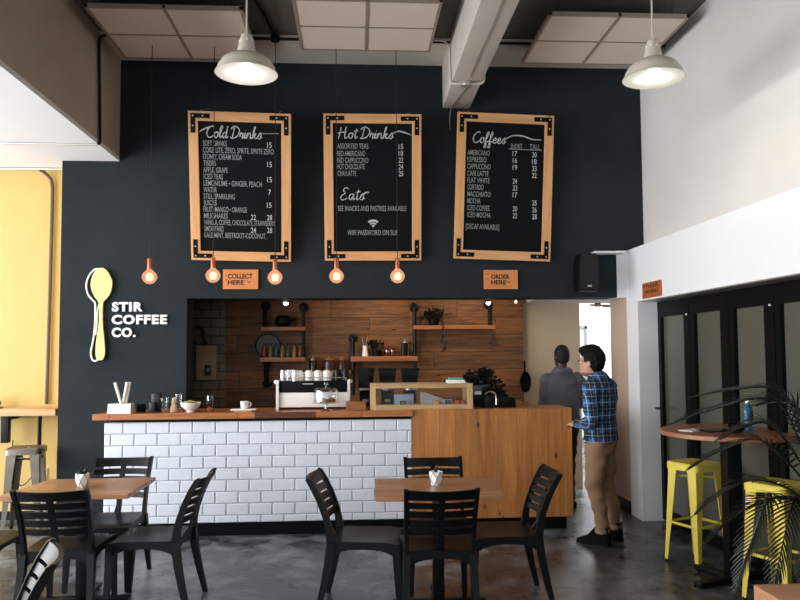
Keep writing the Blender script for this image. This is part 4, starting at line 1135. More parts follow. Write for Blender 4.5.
# display case
p0, p1 = at(370.5, 405, Y=6.66), at(473, 405, Y=6.66)
zc = at(420, 384, Y=6.66).z-ZT; W = p1.x-p0.x
case = thing('display_case', 'long low pastry display case of pale wood and glass on the counter', 'display case', ((p0.x+p1.x)/2, 6.66, ZT))
D = .34; k = .045
q = MB().box(-W/2, W/2, 0, D, 0, .03); q.box(-W/2, W/2, 0, .02, .03, .045); q.build('base_board', m_case, case, smooth=0)
MB().box(-W/2, W/2, 0, .045, zc-.038, zc, .002).build('frame_rail', m_case, case, smooth=0)
MB().box(-W/2, W/2, D-.045, D, zc-.038, zc, .002).build('frame_rail', m_case, case, smooth=0)
for x in (-W/2, W/2-.048):
    for y in (-.001, D-.044): MB().box(x, x+.048, y, y+.045, .0, zc+.001, .002).build('corner_post', wood('post_wood%d' % int(x*100+y*10), '#d2b283', '#b08c5a', 'Z', 1, knots=.1), case, smooth=0)
MB().box(-W/2+.048, W/2-.048, .012, .016, .045, zc-.038).build('front_glass', m_glass, case)
MB().box(-W/2+.045, W/2-.045, .045, D-.045, zc-.012, zc-.006).build('top_glass', m_glass, case)
m_card = mat('slate_card', '#232a2e', .5); m_cardf = mat('card_edge', '#b9c6cc', .5)
for k_, u in enumerate((403, 448)):
    x = at(u, 401, Y=6.72).x
    g_ = thing('price_card', ['small slate price card at the left inside the display case', 'small slate price card at the right inside the display case'][k_], 'price card', (x, 6.72, ZT+.03), group='price cards in the display case')
    MB().box(-.035, .035, -.004, .004, 0, .055, .001).build('card_frame', m_cardf, g_); MB().box(-.03, .03, -.006, -.004, .006, .049).build('card_face', m_card, g_)
    q = MB(); q.tube([(-.02, -.0065, .034), (.02, -.0065, .036)], .0015, 4); q.tube([(-.015, -.0065, .02), (.012, -.0065, .021)], .0015, 4); q.build('chalk_line', m_chalk, g_)
x = at(404, 400, Y=6.83).x
simple('steel_tub', 'pale blue square tub at the left inside the display case', 'tub', MB().box(x-.09, x+.09, 6.8, 6.92, ZT+.03, ZT+.13, .008), mat('pale_blue_plastic', '#93a9bd', .4))
x = at(430, 398, Y=6.84).x
root = thing('cake_slab', 'pale grey wrapped cake slab in the middle of the display case', 'cake', (x, 6.84, ZT+.03))
q = MB(); q.prism([(-.09, 0), (.13, 0), (.13, .05), (-.06, .12), (-.09, .12)], -.05, .05); q.build('wrapped_slab', mat('wrap_grey', '#a9a5a2', .35), root)
for k_, (u, c, lab) in enumerate([(437, '#c9a25a', 'yellow pastry left of the right price card in the display case'), (457, '#c46a2c', 'orange brown pastry right of the price card in the display case'), (463, '#b5512c', 'reddish pastry at the right end of the display case')]):
    x = at(u, 402, Y=6.78).x
    simple('pastry', lab, 'pastry', MB().lathe([(.03, 0), (.036, .012), (.03, .034), (.012, .045), (.001, .046)], (x, 6.78, ZT+.03), 14), mat('pastry%d' % k_, c, .6, var=.3, vs=30), 'pastries in the display case')
# books on the case
x0, x1 = at(446.5, 381, Y=6.8).x, at(463.5, 381, Y=6.8).x
zb = ZT+zc+.001
simple('closed_book', 'white paperback lying on top of the display case', 'book', MB().box(x0, x1, 6.70, 6.86, zb, zb+.03, .002), m_enam)
simple('closed_book', 'teal green book lying on the white one on the display case', 'book', MB().box(x0+.02, x1-.015, 6.71, 6.85, zb+.031, zb+.052, .002), mat('teal_cover', '#5f9a8d', .5))
# things right of the case
p = cpos(479.5, Y=6.95)
root = thing('till_screen', 'black till screen on the counter right of the display case', 'till', (p.x, 6.86, ZT))
MB().box(-.09, .09, -.02, .0, .08, .21, .004).build('screen', mat('till_black', '#070a0b', .15), root); MB().box(-.02, .02, 0, .03, 0, .12).build('stand', m_black, root); MB().box(-.07, .07, -.06, .07, 0, .012, .003).build('base', m_black, root)
MB().box(-.06, .0, -.023, -.02, .12, .15).build('painted_screen_glare', m_cardf, root)  # pale plate painted on as glare of the screen
p = cpos(489.5, Y=6.8)
root = thing('card_machine', 'black jug shaped card reader with pale rim beside the till', 'card reader', (p.x, 6.8, ZT))
MB().box(-.05, .04, -.04, .04, 0, .11, .01).build('reader_body', m_plastic, root)
MB().tube(catmull([(-.05, -.045, .13), (.0, -.045, .15), (.05, -.045, .12), (.055, -.045, .03)], 5), .008, 6).build('pale_rim', m_steel, root)
p = cpos(504, Y=6.85)
simple('black_cash_box', 'low black box on the counter right of the dark leafy plant', 'box', MB().box(p.x-.09, p.x+.09, 6.75, 6.95, ZT, ZT+.09, .005), m_black)
def bush(mb, c, rx, ry, rz_, n, rnd, ls=.03):
    for k in range(n):
        while True:
            q = Vector((rnd.uniform(-1, 1), rnd.uniform(-1, 1), rnd.uniform(-1, 1)))
            if q.length < 1: break
        pt = Vector((c[0]+q.x*rx, c[1]+q.y*ry, c[2]+q.z*rz_)); d = Vector((rnd.uniform(-1, 1), rnd.uniform(-1, 1), rnd.uniform(-.3, 1))).normalized(); s = d.orthogonal().normalized()*ls*.42; u = d*ls; nn = d.cross(s).normalized()*.003
        mb.loft([[pt, pt+nn*.1, pt+nn*.2], [pt+u*.5-s, pt+u*.5+nn, pt+u*.5+s], [pt+u, pt+u+nn*.1, pt+u+nn*.2]])
p = cpos(480, Y=7.05)
root = thing('leafy_plant', 'dark bushy plant behind the till on the right part of the counter', 'plant', (p.x, 7.05, ZT))
MB().lathe([(.06, 0), (.08, .1), (.075, .1), (.001, .09)], n=20).build('pot', m_black, root)
q = MB(); rnd = random.Random(5)
for c, r_ in (((-.02, 0, .24), (.13, .08, .1)), ((.1, 0, .17), (.13, .08, .1)), ((.17, 0, .08), (.08, .06, .08)), ((-.1, 0, .22), (.08, .05, .05)), ((.06, 0, .3), (.05, .04, .05))): bush(q, c, *r_, 130, rnd, .05)
for a in range(6): q.tube([(0, 0, .09), (.05*math.cos(a), .03*math.sin(a), .2)], .005, 5)
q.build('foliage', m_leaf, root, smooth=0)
# ------------------------------------------------------------------ kitchen back wall
YK = 8.4
def kp(u, v, Y=8.3): return at(u, v, Y=Y)
def shelf(label, u0, u1, v0, v1, pipes, depth=.22):
    a, b_ = kp(u0, v0, 8.2), kp(u1, v1, 8.2)
    root = thing('pipe_shelf', label, 'shelf', ((a.x+b_.x)/2, YK, b_.z), group='wooden shelves on black pipes')
    MB().box(a.x, b_.x, YK-depth, YK-.03, b_.z, a.z, .003).build('shelf_board', m_shelfw, root, world=True)
    for u, va, vb in pipes:
        x = kp(u, va).x; z0, z1 = kp(u, vb, 8.3).z, kp(u, va, 8.3).z
        q = MB().tube([(x, 8.37, z1), (x, 8.3, z1), (x, 8.3, z0)], .022, 8); pp = q.build('pipe', m_blackmetal, root, world=True)
        MB().lathe([(.055, 0), (.055, .012), (.03, .02)], (x, YK-.002, z1), 18, axis='Y').build('wall_flange', m_blackmetal, pp, world=True)
    return a.z
zA = shelf('short wooden shelf at the upper left of the plank wall holding a dark pot', 261, 305.5, 327, 330.5, [(265, 306, 327), (303.5, 307, 361)])
zA2 = shelf('short wooden shelf under the other holding a row of small coloured bottles', 260, 305, 357.5, 361.5, [(266, 361, 382)])
zB = shelf('middle wooden shelf holding the jug, jars and french press', 350.5, 417.5, 356.5, 361, [(353, 338, 395)])
zC = shelf('long wooden shelf at the right of the plank wall with the trailing plant', 413.5, 495, 325.5, 329, [(414.5, 307, 372), (489.5, 304, 326)])
zD = shelf('low wooden shelf mostly hidden behind the espresso machine cups', 306, 351, 371, 374, [])
# coloured bottles
cols = ['#6b2c20', '#6f5b24', '#1d424b', '#6a6024', '#1d424b', '#7a6820', '#6b2626']
nm = ['red', 'ochre', 'teal', 'olive yellow', 'teal', 'yellow', 'red']
pos_ = ['leftmost of the row on the lower short shelf', 'second from the left on the lower short shelf', 'third from the left on the lower short shelf', 'in the middle of the row on the lower short shelf', 'fifth from the left on the lower short shelf', 'sixth from the left on the lower short shelf', 'rightmost of the row on the lower short shelf']
for k in range(7):
    x = kp(264+6*k, 355, 8.28).x
    g_ = thing('syrup_bottle', 'small %s bottle, %s' % (nm[k], pos_[k]), 'bottle', (x, 8.28, zA2), group='coloured bottles on the short shelf')
    MB().lathe([(.024, 0), (.026, .01), (.026, .09), (.01, .12), (.01, .14)], n=14).build('bottle_body', mat('syrup%d' % k, cols[k], .3), g_)
    MB().cyl((0, 0, .138), (0, 0, .155), .013, n=12).build('cap', m_black, g_)
p = kp(268, 346, 8.37); 
root = thing('round_tray', 'dark round tray hung on the planks behind the coloured bottles', 'tray', (p.x, 8.39, p.z))
MB().lathe([(.001, 0), (.13, .0), (.15, .006), (.155, .03), (.145, .03), (.13, .012), (.001, .01)], n=32, axis='Y').build('tray_disc', mat('dark_wood_tray', '#1d130c', .4), root)
p = kp(283, 327, 8.28)
root = thing('dark_pot', 'dark squat pot on the upper short shelf', 'pot', (p.x, 8.28, zA))
MB().lathe([(.06, 0), (.09, .04), (.085, .1), (.06, .13), (.001, .135)], n=24).build('pot_body', m_black, root)
MB().tube([(.08, 0, .06), (.14, 0, .1)], .012, 8).build('pot_handle', m_black, root)
p = kp(266, 382, 8.3)
root = thing('hanging_ladle', 'small dark ladle hanging below the lower short shelf', 'ladle', (p.x+.02, 8.28, p.z))
MB().lathe([(.02, -.06), (.055, -.03), (.06, 0), (.05, 0), (.001, -.04)], n=18).build('bowl', m_blackmetal, root); MB().tube([(.0, .04, 0), (0, .04, .2)], .006, 6).build('handle', m_blackmetal, root)
# jug, dark plants, jars, french press on the middle shelf
x = kp(365, 350, 8.28).x
root = thing('milk_jug', 'small pale jug at the left of the middle shelf', 'jug', (x, 8.28, zB))
MB().lathe([(.035, 0), (.036, .01), (.026, .09), (.028, .12), (.024, .12), (.001, .02)], n=18).build('jug_body', m_ceramic, root)
for dx in (-.02, .015): MB().tube([(dx*.5, 0, .1), (dx*1.6, 0, .21)], [.003, .006], 6).build('utensil', m_steel, root)
rnd = random.Random(8)
x = kp(377, 350, 8.28).x
root = thing('herb_plant', 'dark leafy herb plant on the middle shelf beside the pale jug', 'plant', (x, 8.28, zB))
MB().lathe([(.05, 0), (.06, .07), (.001, .068)], n=16).build('pot', m_black, root)
q = MB(); bush(q, (-.02, 0, .12), .1, .05, .05, 110, rnd, .04); q.build('foliage', m_leaf, root, smooth=0)
m_jar = glass('amber_jar', '#e0a878', .25)
for k, u in enumerate((387.5, 393)):
    x = kp(u, 350, 8.28).x
    g_ = thing('glass_jar', ['round glass jar left on the middle shelf next to the herb plant', 'round glass jar on the middle shelf next to the french press'][k], 'jar', (x, 8.28, zB), group='glass jars on the middle shelf')
    MB().lathe([(.03, 0), (.038, .02), (.036, .07), (.02, .09)], n=18).build('jar_body', m_jar, g_); MB().lathe([(.018, .088), (.02, .1), (.001, .125)], n=12).build('lid', m_copper, g_)
x = kp(405, 350, 8.28).x
root = thing('french_press', 'black french press at the right of the middle shelf', 'french press', (x, 8.28, zB))
MB().lathe([(.045, 0), (.046, .15), (.04, .15), (.001, .01)], n=22).build('beaker', m_black, root)
MB().lathe([(.048, .15), (.04, .165), (.006, .17), (.006, .19), (.012, .196), (.001, .205)], n=18).build('lid', m_steel, root)
MB().tube(catmull([(.045, 0, .14), (.085, 0, .13), (.085, 0, .05), (.045, 0, .03)], 5), .008, 6).build('handle', m_plastic, root)
for k in range(4): a = PI/4+k*PI/2; MB().tube([(.048*math.cos(a), .048*math.sin(a), 0), (.048*math.cos(a), .048*math.sin(a), .15)], .003, 5).build('frame_strip', m_steel, root)
# storage jars behind the cups
for k, (u, lab) in enumerate([(313, 'storage jar behind the left mugs, leftmost of the three'), (329, 'wide storage jar behind the mugs, middle of the three'), (342, 'storage jar behind the black cups, rightmost of the three')]):
    x = kp(u, 365, 8.28).x; r_ = (.045, .075, .05)[k]
    g_ = thing('storage_jar', 'dark amber '+lab, 'jar', (x, 8.28, zD), group='storage jars behind the machine')
    MB().lathe([(r_, 0), (r_, .1), (r_*.8, .12)], n=20).build('jar_body', mat('jar_coffee%d' % k, ['#160e09', '#40261a', '#3a2216'][k], .25), g_)
    MB().lathe([(r_*.85, .118), (r_*.85, .135), (.015, .14), (.015, .155), (.001, .158)], n=18).build('lid', m_shelfw if k else m_gun, g_)
# trailing plant on the long shelf
x = kp(434, 320, 8.28).x
root = thing('trailing_plant', 'dark trailing plant on the long shelf at the right of the plank wall', 'plant', (x, 8.28, zC))
MB().lathe([(.05, 0), (.07, .08), (.001, .078)], n=18).build('pot', m_black, root)
q = MB(); bush(q, (0, 0, .12), .13, .07, .06, 150, rnd, .045)
vine = catmull([(.04, -.05, .1), (.09, -.12, .05), (.1, -.14, -.1), (.09, -.14, -.22), (.1, -.14, -.28)], 6); q.tube(vine, .004, 5)
for p in vine[8::2]: bush(q, p, .02, .01, .02, 4, rnd, .035)
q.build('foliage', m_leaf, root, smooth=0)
# grinders
for k, (u, lab) in enumerate([(365.5, 'black coffee grinder with tapered hopper beside the espresso machine'), (387, 'black coffee grinder with tapered hopper in the middle of three'), (409.5, 'black coffee grinder with tapered hopper, rightmost of three behind the display case')]):
    pt = at(u, 368, Y=7.3); 
    root = thing('coffee_grinder', lab, 'coffee grinder', (pt.x, 7.3, .80), group='coffee grinders behind the display case')
    zt_ = pt.z-.8
    def sq(w, z, d=None): d = d or w; return [(-w, -d, z), (w, -d, z), (w, d, z), (-w, d, z)]
    MB().loft([sq(.065, zt_-.2), sq(.088, zt_-.012), sq(.09, zt_)]).build('hopper', mat('hopper_smoke%d' % k, '#15181a', .12), root, smooth=0)
    MB().loft([sq(.06, 0, .09), sq(.06, zt_-.24, .09), sq(.045, zt_-.2)]).build('body', m_black, root, smooth=0)
    MB().cyl((0, -.02, zt_-.215), (0, -.02, zt_-.195), .072, n=24).build('collar', m_steel, root)
    MB().box(-.03, .03, -.14, -.09, zt_-.33, zt_-.3, .004).build('spout', m_steel, root)
tag(MB().box(-1.6, 1.34, 7.17, 7.75, .76, .80).build('back_bench', m_blackmetal), 'black steel bench surface behind the counter carrying the grinders', 'bench')
q = MB(); q.box(-1.58, 1.32, 7.25, 7.7, 0, .76); tag(q.build('bench_cabinet', m_black), 'black cabinet under the bench surface behind the counter', 'cabinet')
# electric cabinet on tiled wall
a, b_ = at(196, 345.5, Y=8.28), at(216, 380, Y=8.28)
root = thing('wall_cabinet', 'beige metal box with a dark lock plate on the tiled wall at the left', 'wall box', (a.x, 8.37, b_.z))
W = b_.x-a.x; H = a.z-b_.z
MB().box(0, W, -.09, 0, 0, H, .004).build('box_body', mat('beige_metal', '#8d7a62', .5), root)
MB().box(.1, .17, -.1, -.09, .05, .17, .012).build('lock_plate', mat('dark_lock', '#2a2018', .4), root)
MB().cyl((.135, -.11, .11), (.135, -.1, .11), .018, n=14).build('lock', m_steel, root)
p = at(199, 335, Y=8.3)
root = thing('hanging_coil', 'dark coil of hose hanging above the beige wall box', 'hose', (p.x-.02, 8.3, p.z))
MB().tube(catmull([(0, 0, .1), (.06, 0, .05), (.08, 0, -.05), (.1, 0, -.1), (.02, 0, -.12), (-.06, 0, -.05), (-.05, 0, .06)], 5, closed=True), .018, 8).build('coil', m_cablebk, root)
p = at(525, 382, Y=8.3)
root = thing('hanging_pan', 'dark rounded pan hanging at the right end of the plank wall', 'pan', (1.93, 8.385, p.z))
MB().lathe([(.001, 0), (.07, .004), (.08, .05), (.072, .05), (.06, .012), (.001, .01)], n=24, axis='Y').xf(Matrix.Diagonal((.8, 1, 1.5, 1))).build('pan_body', m_black, root)
MB().tube([(0, -.01, .1), (0, -.01, .24)], .01, 6).build('handle', m_black, root)

# passage: door closer and grey window in the bright room
a = at(590, 305, Y=8.57); b_ = at(605, 306, Y=8.57)
root = thing('door_closer', 'dark door closer bar at the top of the bright passage', 'door closer', (a.x, 8.57, a.z))
MB().box(.06, .1, -.03, -.0, 0, 2.17-a.z).build('mounting_bracket', m_gun, root)
q = MB().tube([(0, 0, 0), (b_.x-a.x+.05, 0, b_.z-a.z)], .012, 8); q.build('arm', m_gun, root)
MB().cyl((.05, -.02, 0), (.12, -.02, 0), .024, n=12).build('cylinder', m_gun, root); MB().cyl((b_.x-a.x-.02, -.0, b_.z-a.z), (b_.x-a.x+.06, 0, b_.z-a.z), .02, n=10).build('knuckle', m_gun, root)
a, b_ = at(577, 326, Y=12.98), at(589, 440, Y=12.98)
q = MB(); q.box(a.x-.4, b_.x, 12.94, 12.99, a.z-.05, a.z); q.box(b_.x-.05, b_.x, 12.94, 12.99, b_.z, a.z); q.box(a.x-.4, b_.x, 12.94, 12.99, b_.z, b_.z+.05)
w_ = struct(q, 'window_10', mat('grey_frame', '#8b9497', .5)); MB().box(a.x-.4, b_.x-.05, 12.96, 12.97, b_.z+.05, a.z-.05).build('pane', mat('pale_window_pane', '#d5dde0', .2), w_, world=True)

# ------------------------------------------------------------------ people
def remesh(parts_mb, vox, sm_it=6, lam=.5):
    me = bpy.data.meshes.new('tmp'); bmesh.ops.recalc_face_normals(parts_mb.bm, faces=parts_mb.bm.faces); parts_mb.bm.to_mesh(me); parts_mb.bm.free()
    ob = bpy.data.objects.new('tmp', me); COL.objects.link(ob)
    md = ob.modifiers.new('r', 'REMESH'); md.mode = 'VOXEL'; md.voxel_size = vox; md.adaptivity = 0
    if sm_it: s_ = ob.modifiers.new('s', 'SMOOTH'); s_.iterations = sm_it; s_.factor = lam
    bpy.context.view_layer.update(); dg = bpy.context.evaluated_depsgraph_get()
    out = bpy.data.meshes.new_from_object(ob.evaluated_get(dg)); bpy.data.objects.remove(ob); bpy.data.meshes.remove(me)
    q = MB(); q.bm.from_mesh(out); bpy.data.meshes.remove(out); return q
def wrinkle(q, amp, scale, seed=0):
    q.bm.normal_update()
    for v in q.bm.verts:
        n = noise.noise(Vector((v.co.x*scale+seed, v.co.y*scale, v.co.z*scale*1.8)))
        v.co += v.normal*amp*n
    return q
def limb(mb, pts, radii, n=14): mb.tube(pts, radii, n); [mb.ball(p, r*.99, 12) for p, r in ((pts[0], radii[0]), (pts[-1], radii[-1]))]
def torso(mb, rings, n=24):
    """rings: (f, l, z, depth radius, width radius); local x = forward, y = left"""
    mb.loft([[(f+rf*math.cos(2*PI*k/n)*1.0, l+rl*math.sin(2*PI*k/n), z) for k in range(n)] for f, l, z, rf, rl in rings])
m_skin = mat('skin_light', '#c08d74', .5, var=.06); m_skin_d = mat('skin_dark', '#3b261d', .5)
m_hair = mat('black_hair', '#060405', .75, var=.3, vs=60, spec=.2)

def headmesh(mb, c, r, yaw):
    """head centred at c: skull, jaw, nose, ears; faces local +x turned by yaw"""
    M = Matrix.Translation(c) @ Matrix.Rotation(yaw, 4, 'Z')
    def ad(fn): s0 = len(mb.bm.verts); fn(); mb.xf(M, s0)
    ad(lambda: mb.ball((-.01, 0, .03), 1, 24, (.098, .077, .095)))
    ad(lambda: torso(mb, [(.005, 0, -.115, .02, .025), (.035, 0, -.112, .045, .035), (.025, 0, -.09, .068, .052), (.015, 0, -.05, .08, .063), (.008, 0, 0, .09, .071), (0, 0, .03, .09, .072)], 20))
    ad(lambda: mb.loft([[(.085, -.009, .022), (.085, .009, .022), (.09, .006, .026), (.09, -.006, .026)], [(.1, -.013, -.02), (.1, .013, -.02), (.118, .008, -.018), (.118, -.008, -.018)], [(.085, -.015, -.032), (.085, .015, -.032), (.105, .01, -.03), (.105, -.01, -.03)]]))
    ad(lambda: mb.tube([(.085, -.02, -.058), (.093, 0, -.055), (.085, .02, -.058)], [.006, .009, .006], 8))
    ad(lambda: mb.tube([(.082, -.045, .035), (.09, -.02, .04), (.091, 0, .034), (.09, .02, .04), (.082, .045, .035)], [.006, .008, .006, .008, .006], 8))
    for s in (-1, 1):
        ad(lambda: mb.ball((-.008, s*.078, -.005), 1, 12, (.02, .009, .033)))
def hand(mb, w, fwd, palm_n, side, s=1.0, curl=.5):
    """palm box and five bent fingers; side points to the thumb"""
    w = Vector(w); f = Vector(fwd).normalized(); nrm = Vector(palm_n).normalized(); sd = Vector(side).normalized()
    P = lambda a, b, c: w+f*a*s+sd*b*s+nrm*c*s
    mb.loft([[P(a, -h, -t_), P(a, h, -t_), P(a, h, t_), P(a, -h, t_)] for a, h, t_ in ((-.02, .024, .018), (.02, .032, .016), (.06, .041, .014), (.09, .04, .012))])
    for k, (b, ln) in enumerate(((.031, .075), (.011, .085), (-.01, .078), (-.03, .06))):
        p0 = P(.08, b, 0); a = curl*.8; pts = [p0]; ang = 0
        for j, fr_ in enumerate((.45, .32, .23)):
            ang += a*(.5 if j == 0 else 1); pts.append(pts[-1]+(f*math.cos(ang)+nrm*math.sin(ang))*ln*fr_*s)
        mb.tube(pts, [.0088*s, .0085*s, .0078*s, .006*s], 8); mb.ball(pts[-1], .0062*s, 8)
    t0 = P(.015, .026, .004); t1 = t0+(f*.5+sd*.8+nrm*.25).normalized()*.035*s; t2 = t1+(f*.85+sd*.25+nrm*.45).normalized()*.03*s; t3 = t2+(f*.9-sd*.05+nrm*.5).normalized()*.024*s
    mb.tube([t0, t1, t2, t3], [.013*s, .011*s, .0098*s, .007*s], 8); mb.ball(t3, .0072*s, 8)

# customer ---------------------------------------------------------
CU = Vector((2.07, 6.18, 0)); heading = math.atan2(.68, -.73)   # local +x forward: left and away
cu = thing('person', 'person with dark hair and glasses in blue plaid shirt and tan trousers at the counter', 'person', CU, heading)
Mi = (Matrix.Translation(CU) @ Matrix.Rotation(heading, 4, 'Z')).inverted()
def loc(u, v, Y): return Mi @ at(u, v, Y=Y)
el_ = loc(592, 423, 5.97); wr_ = loc(577, 424, 6.3); hd_ = loc(569, 421.5, 6.46)
sh = Vector((.0, .18, 1.315)); shr = Vector((.0, -.18, 1.315)); elr = Vector((.03, -.235, 1.07)); wrr = Vector((.12, -.2, .88))
HC = Vector((.055, .03, 1.505)); HY = R(2)
b = MB()
torso(b, [(0, 0, .78, .09, .14), (0, 0, .9, .1, .155), (0, 0, 1.05, .085, .135), (-.01, 0, 1.2, .1, .155), (-.01, 0, 1.32, .09, .17), (0, 0, 1.385, .06, .1), (.02, 0, 1.42, .05, .055)])
b.tube([(.01, 0, 1.36), (.04, 0, 1.44), (.065, 0, 1.5)], [.062, .056, .058], 16)
headmesh(b, HC, 1, HY)
limb(b, [sh, sh.lerp(el_, .5), el_], [.05, .042, .036]); limb(b, [el_, el_.lerp(wr_, .6), wr_], [.036, .032, .024])
limb(b, [shr, elr], [.05, .036]); limb(b, [elr, wrr], [.036, .024])
for s, kx in ((1, -.035), (-1, -.05)):
    hp = Vector((0, s*.085, .84)); kn = Vector((.03+kx*.4, s*.1, .46)); an = Vector((-.015+kx, s*.105, .08))
    limb(b, [hp, kn, an], [.085, .05, .034])
    b.ball(tuple(an+Vector((.06, 0, -.035))), 1, 12, (.11, .035, .03))
fw = (hd_-wr_).normalized(); upv = Vector((0, 0, 1)); sdv = fw.cross(upv).normalized()
b.tube([wr_, wr_+fw*.02], [.024, .024], 10)
hand(b, wr_+fw*.01, fw, -sdv*.3+Vector((0, 0, -1))*.9, sdv*.9+upv*.3, 1.0, .8)
fr2 = Vector((.4, .1, -.9)).normalized(); hand(b, wrr, fr2, (0, 0, -1), (0, 1, 0), 1.0, .6)
remesh(b, .0065, 2).build('body', m_skin, cu, smooth=80)
# shirt
b = MB()
torso(b, [(0, 0, .845, .138, .188), (0, 0, .88, .136, .186), (0, 0, .95, .122, .175), (-.005, 0, 1.08, .118, .172), (-.01, 0, 1.2, .125, .185), (-.012, 0, 1.29, .118, .195), (-.005, 0, 1.345, .1, .165), (.005, 0, 1.39, .08, .11), (.02, 0, 1.42, .066, .075)], 28)
limb(b, [sh+Vector((0, -.01, -.01)), sh.lerp(el_, .5)+Vector((0, .01, 0)), el_], [.072, .06, .055]); limb(b, [el_, el_.lerp(wr_, .5), wr_-fw*.01], [.055, .048, .038])
limb(b, [shr+Vector((0, .01, -.01)), elr], [.072, .053]); limb(b, [elr, wrr-fr2*.02], [.053, .038])
t = NT('plaid_flannel'); v = t.coords(); sp = t.n('ShaderNodeSeparateXYZ'); t.l(v, sp.inputs[0])
def band(src, per, lo, hi, off=0):
    f = t.math('FRACT', t.math('ADD', t.math('DIVIDE', src, per), off)); return t.math('MULTIPLY', t.math('GREATER_THAN', f, lo), t.math('LESS_THAN', f, hi))
yy = t.math('ADD', sp.outputs['Y'], t.math('MULTIPLY', sp.outputs['X'], .8)); zz = sp.outputs['Z']
c = lin('#2a5c92')
c = t.mix(t.math('MULTIPLY', band(zz, .11, .0, .45), .82), c, '#070c14'); c = t.mix(t.math('MULTIPLY', band(yy, .1, .0, .5), .85), c, '#060a10')
c = t.mix(t.math('MULTIPLY', band(zz, .11, .70, .76), .75), c, '#9fb0bf'); c = t.mix(t.math('MULTIPLY', band(yy, .1, .68, .74), .75), c, '#9fb0bf')
c = t.mix(t.math('MULTIPLY', band(yy, .1, .20, .225), .6), c, '#b9c4cc'); c = t.mix(t.math('MULTIPLY', band(zz, .11, .2, .225), .6), c, '#b9c4cc')
t.l(c, t.b.inputs['Base Color']); t.b.inputs['Roughness'].default_value = .9
wrinkle(remesh(b, .01, 5), .014, 9, 3).build('plaid_shirt', t.m, cu, smooth=80)
b = MB(); torso(b, [(.012, 0, 1.398, .082, .09), (.022, 0, 1.42, .07, .072), (.03, 0, 1.437, .064, .066), (.026, 0, 1.42, .058, .062)], 24)
b.build('collar', mat('collar_blue', '#4d6c90', .85, var=.7, vs=40), cu)
# trousers
b = MB(); torso(b, [(0, 0, .76, .115, .165), (0, 0, .86, .118, .17), (0, 0, .93, .112, .165)], 24)
for s, kx in ((1, -.035), (-1, -.05)):
    limb(b, [(0, s*.08, .83), (.01, s*.088, .66), (.03+kx*.4, s*.098, .47), (.005+kx, s*.103, .28), (-.008+kx, s*.105, .125)], [.1, .09, .074, .062, .052], 18)
q = wrinkle(remesh(b, .01, 4), .02, 8, 9)
q.build('tan_trousers', mat('tan_cotton', '#8a6a52', .9, var=.12, vs=6), cu, smooth=80)
for s, kx in ((1, -.035), (-1, -.05)):
    q = MB(); torso(q, [(-.008+kx, s*.105, .1, .06, .057), (-.008+kx, s*.105, .118, .065, .062), (-.008+kx, s*.105, .137, .06, .058)], 18); q.build('trouser_cuff', mat('tan_cuff%d' % s, '#9b7a60', .9), cu)
    q = MB(); x0 = -.075+kx
    q.loft([[(x0, s*.105-.03, 0), (x0, s*.105+.03, 0), (x0+.01, s*.105+.036, .15), (x0+.01, s*.105-.036, .15)],
            [(x0+.09, s*.11-.042, 0), (x0+.09, s*.11+.042, 0), (x0+.11, s*.11+.036, .15), (x0+.11, s*.11-.036, .15)],
            [(x0+.2, s*.12-.048, 0), (x0+.2, s*.12+.048, 0), (x0+.18, s*.12+.035, .075), (x0+.18, s*.12-.035, .075)],
            [(x0+.28, s*.125-.03, .004), (x0+.28, s*.125+.03, .004), (x0+.275, s*.125+.025, .035), (x0+.275, s*.125-.025, .035)]])
    bmesh.ops.subdivide_edges(q.bm, edges=q.bm.edges, cuts=2, use_grid_fill=True, smooth=.6)
    sh_ = q.build('shoe', mat('black_suede%d' % s, '#050506', .8, spec=.15), cu, smooth=60)
    MB().box(x0+.005, x0+.27, s*.115-.04, s*.115+.04, 0, .012, .004).build('sole', m_black, sh_)
# hair
def hair(parent, c, yaw, fr, m, lump=.007, sc=1.0):
    b = MB(); M = Matrix.Translation(c) @ Matrix.Rotation(yaw, 4, 'Z')
    b.ball((-.018, 0, .04), 1, 26, (.108*sc, .087*sc, .104*sc))
    b.ball((-.045, 0, .0), 1, 22, (.068*sc, .078*sc, .085*sc))
    if fr: b.ball((.06, 0, .105), 1, 18, (.05, .065, .04)); b.ball((.0, 0, .12), 1, 18, (.08, .07, .04))
    q = remesh(b, .007, 2); 
    for v in list(q.bm.verts):
        if v.co.x > .045 and v.co.z < .055: v.co.x = .045-(.0)
        if v.co.x > .02 and v.co.z < .01: v.co.x = .02; 
        if abs(v.co.y) > .07 and v.co.z < -.0 and v.co.x > -.02: v.co.y *= .82
    q.bm.normal_update()
    for v in q.bm.verts:
        if v.co.z > -.05: v.co += v.normal*lump*(noise.noise(v.co*38)+.6*noise.noise(v.co*80))
    q.xf(M); return q.build('hair', m, parent, smooth=50)
hair(cu, HC, HY, True, m_hair)
b = MB(); M = Matrix.Translation(HC) @ Matrix.Rotation(HY, 4, 'Z')
for s in (-1, 1):
    b.tube([(.098+.0*k, s*.033+.026*math.cos(2*PI*k/14), .008+.02*math.sin(2*PI*k/14)) for k in range(15)], .0028, 6)
    b.tube([(.096, s*.06, .014), (.05, s*.079, .015), (-.012, s*.083, .012), (-.025, s*.08, -.002)], .0026, 6)
b.tube([(.1, -.008, .012), (.102, 0, .016), (.1, .008, .012)], .0026, 6); b.xf(M); b.build('glasses', mat('thin_glasses', '#6c6660', .3, metal=.6), cu)
b = MB(); 
for s in (-1, 1): b.ball((.08, s*.03, .006), .012, 10)
b.xf(M); b.build('eyes', m_enam, cu)
for s in (-1, 1): MB().ball((.089, s*.03, .006), .006, 8).xf(M).build('iris', m_black, cu)
q = MB()
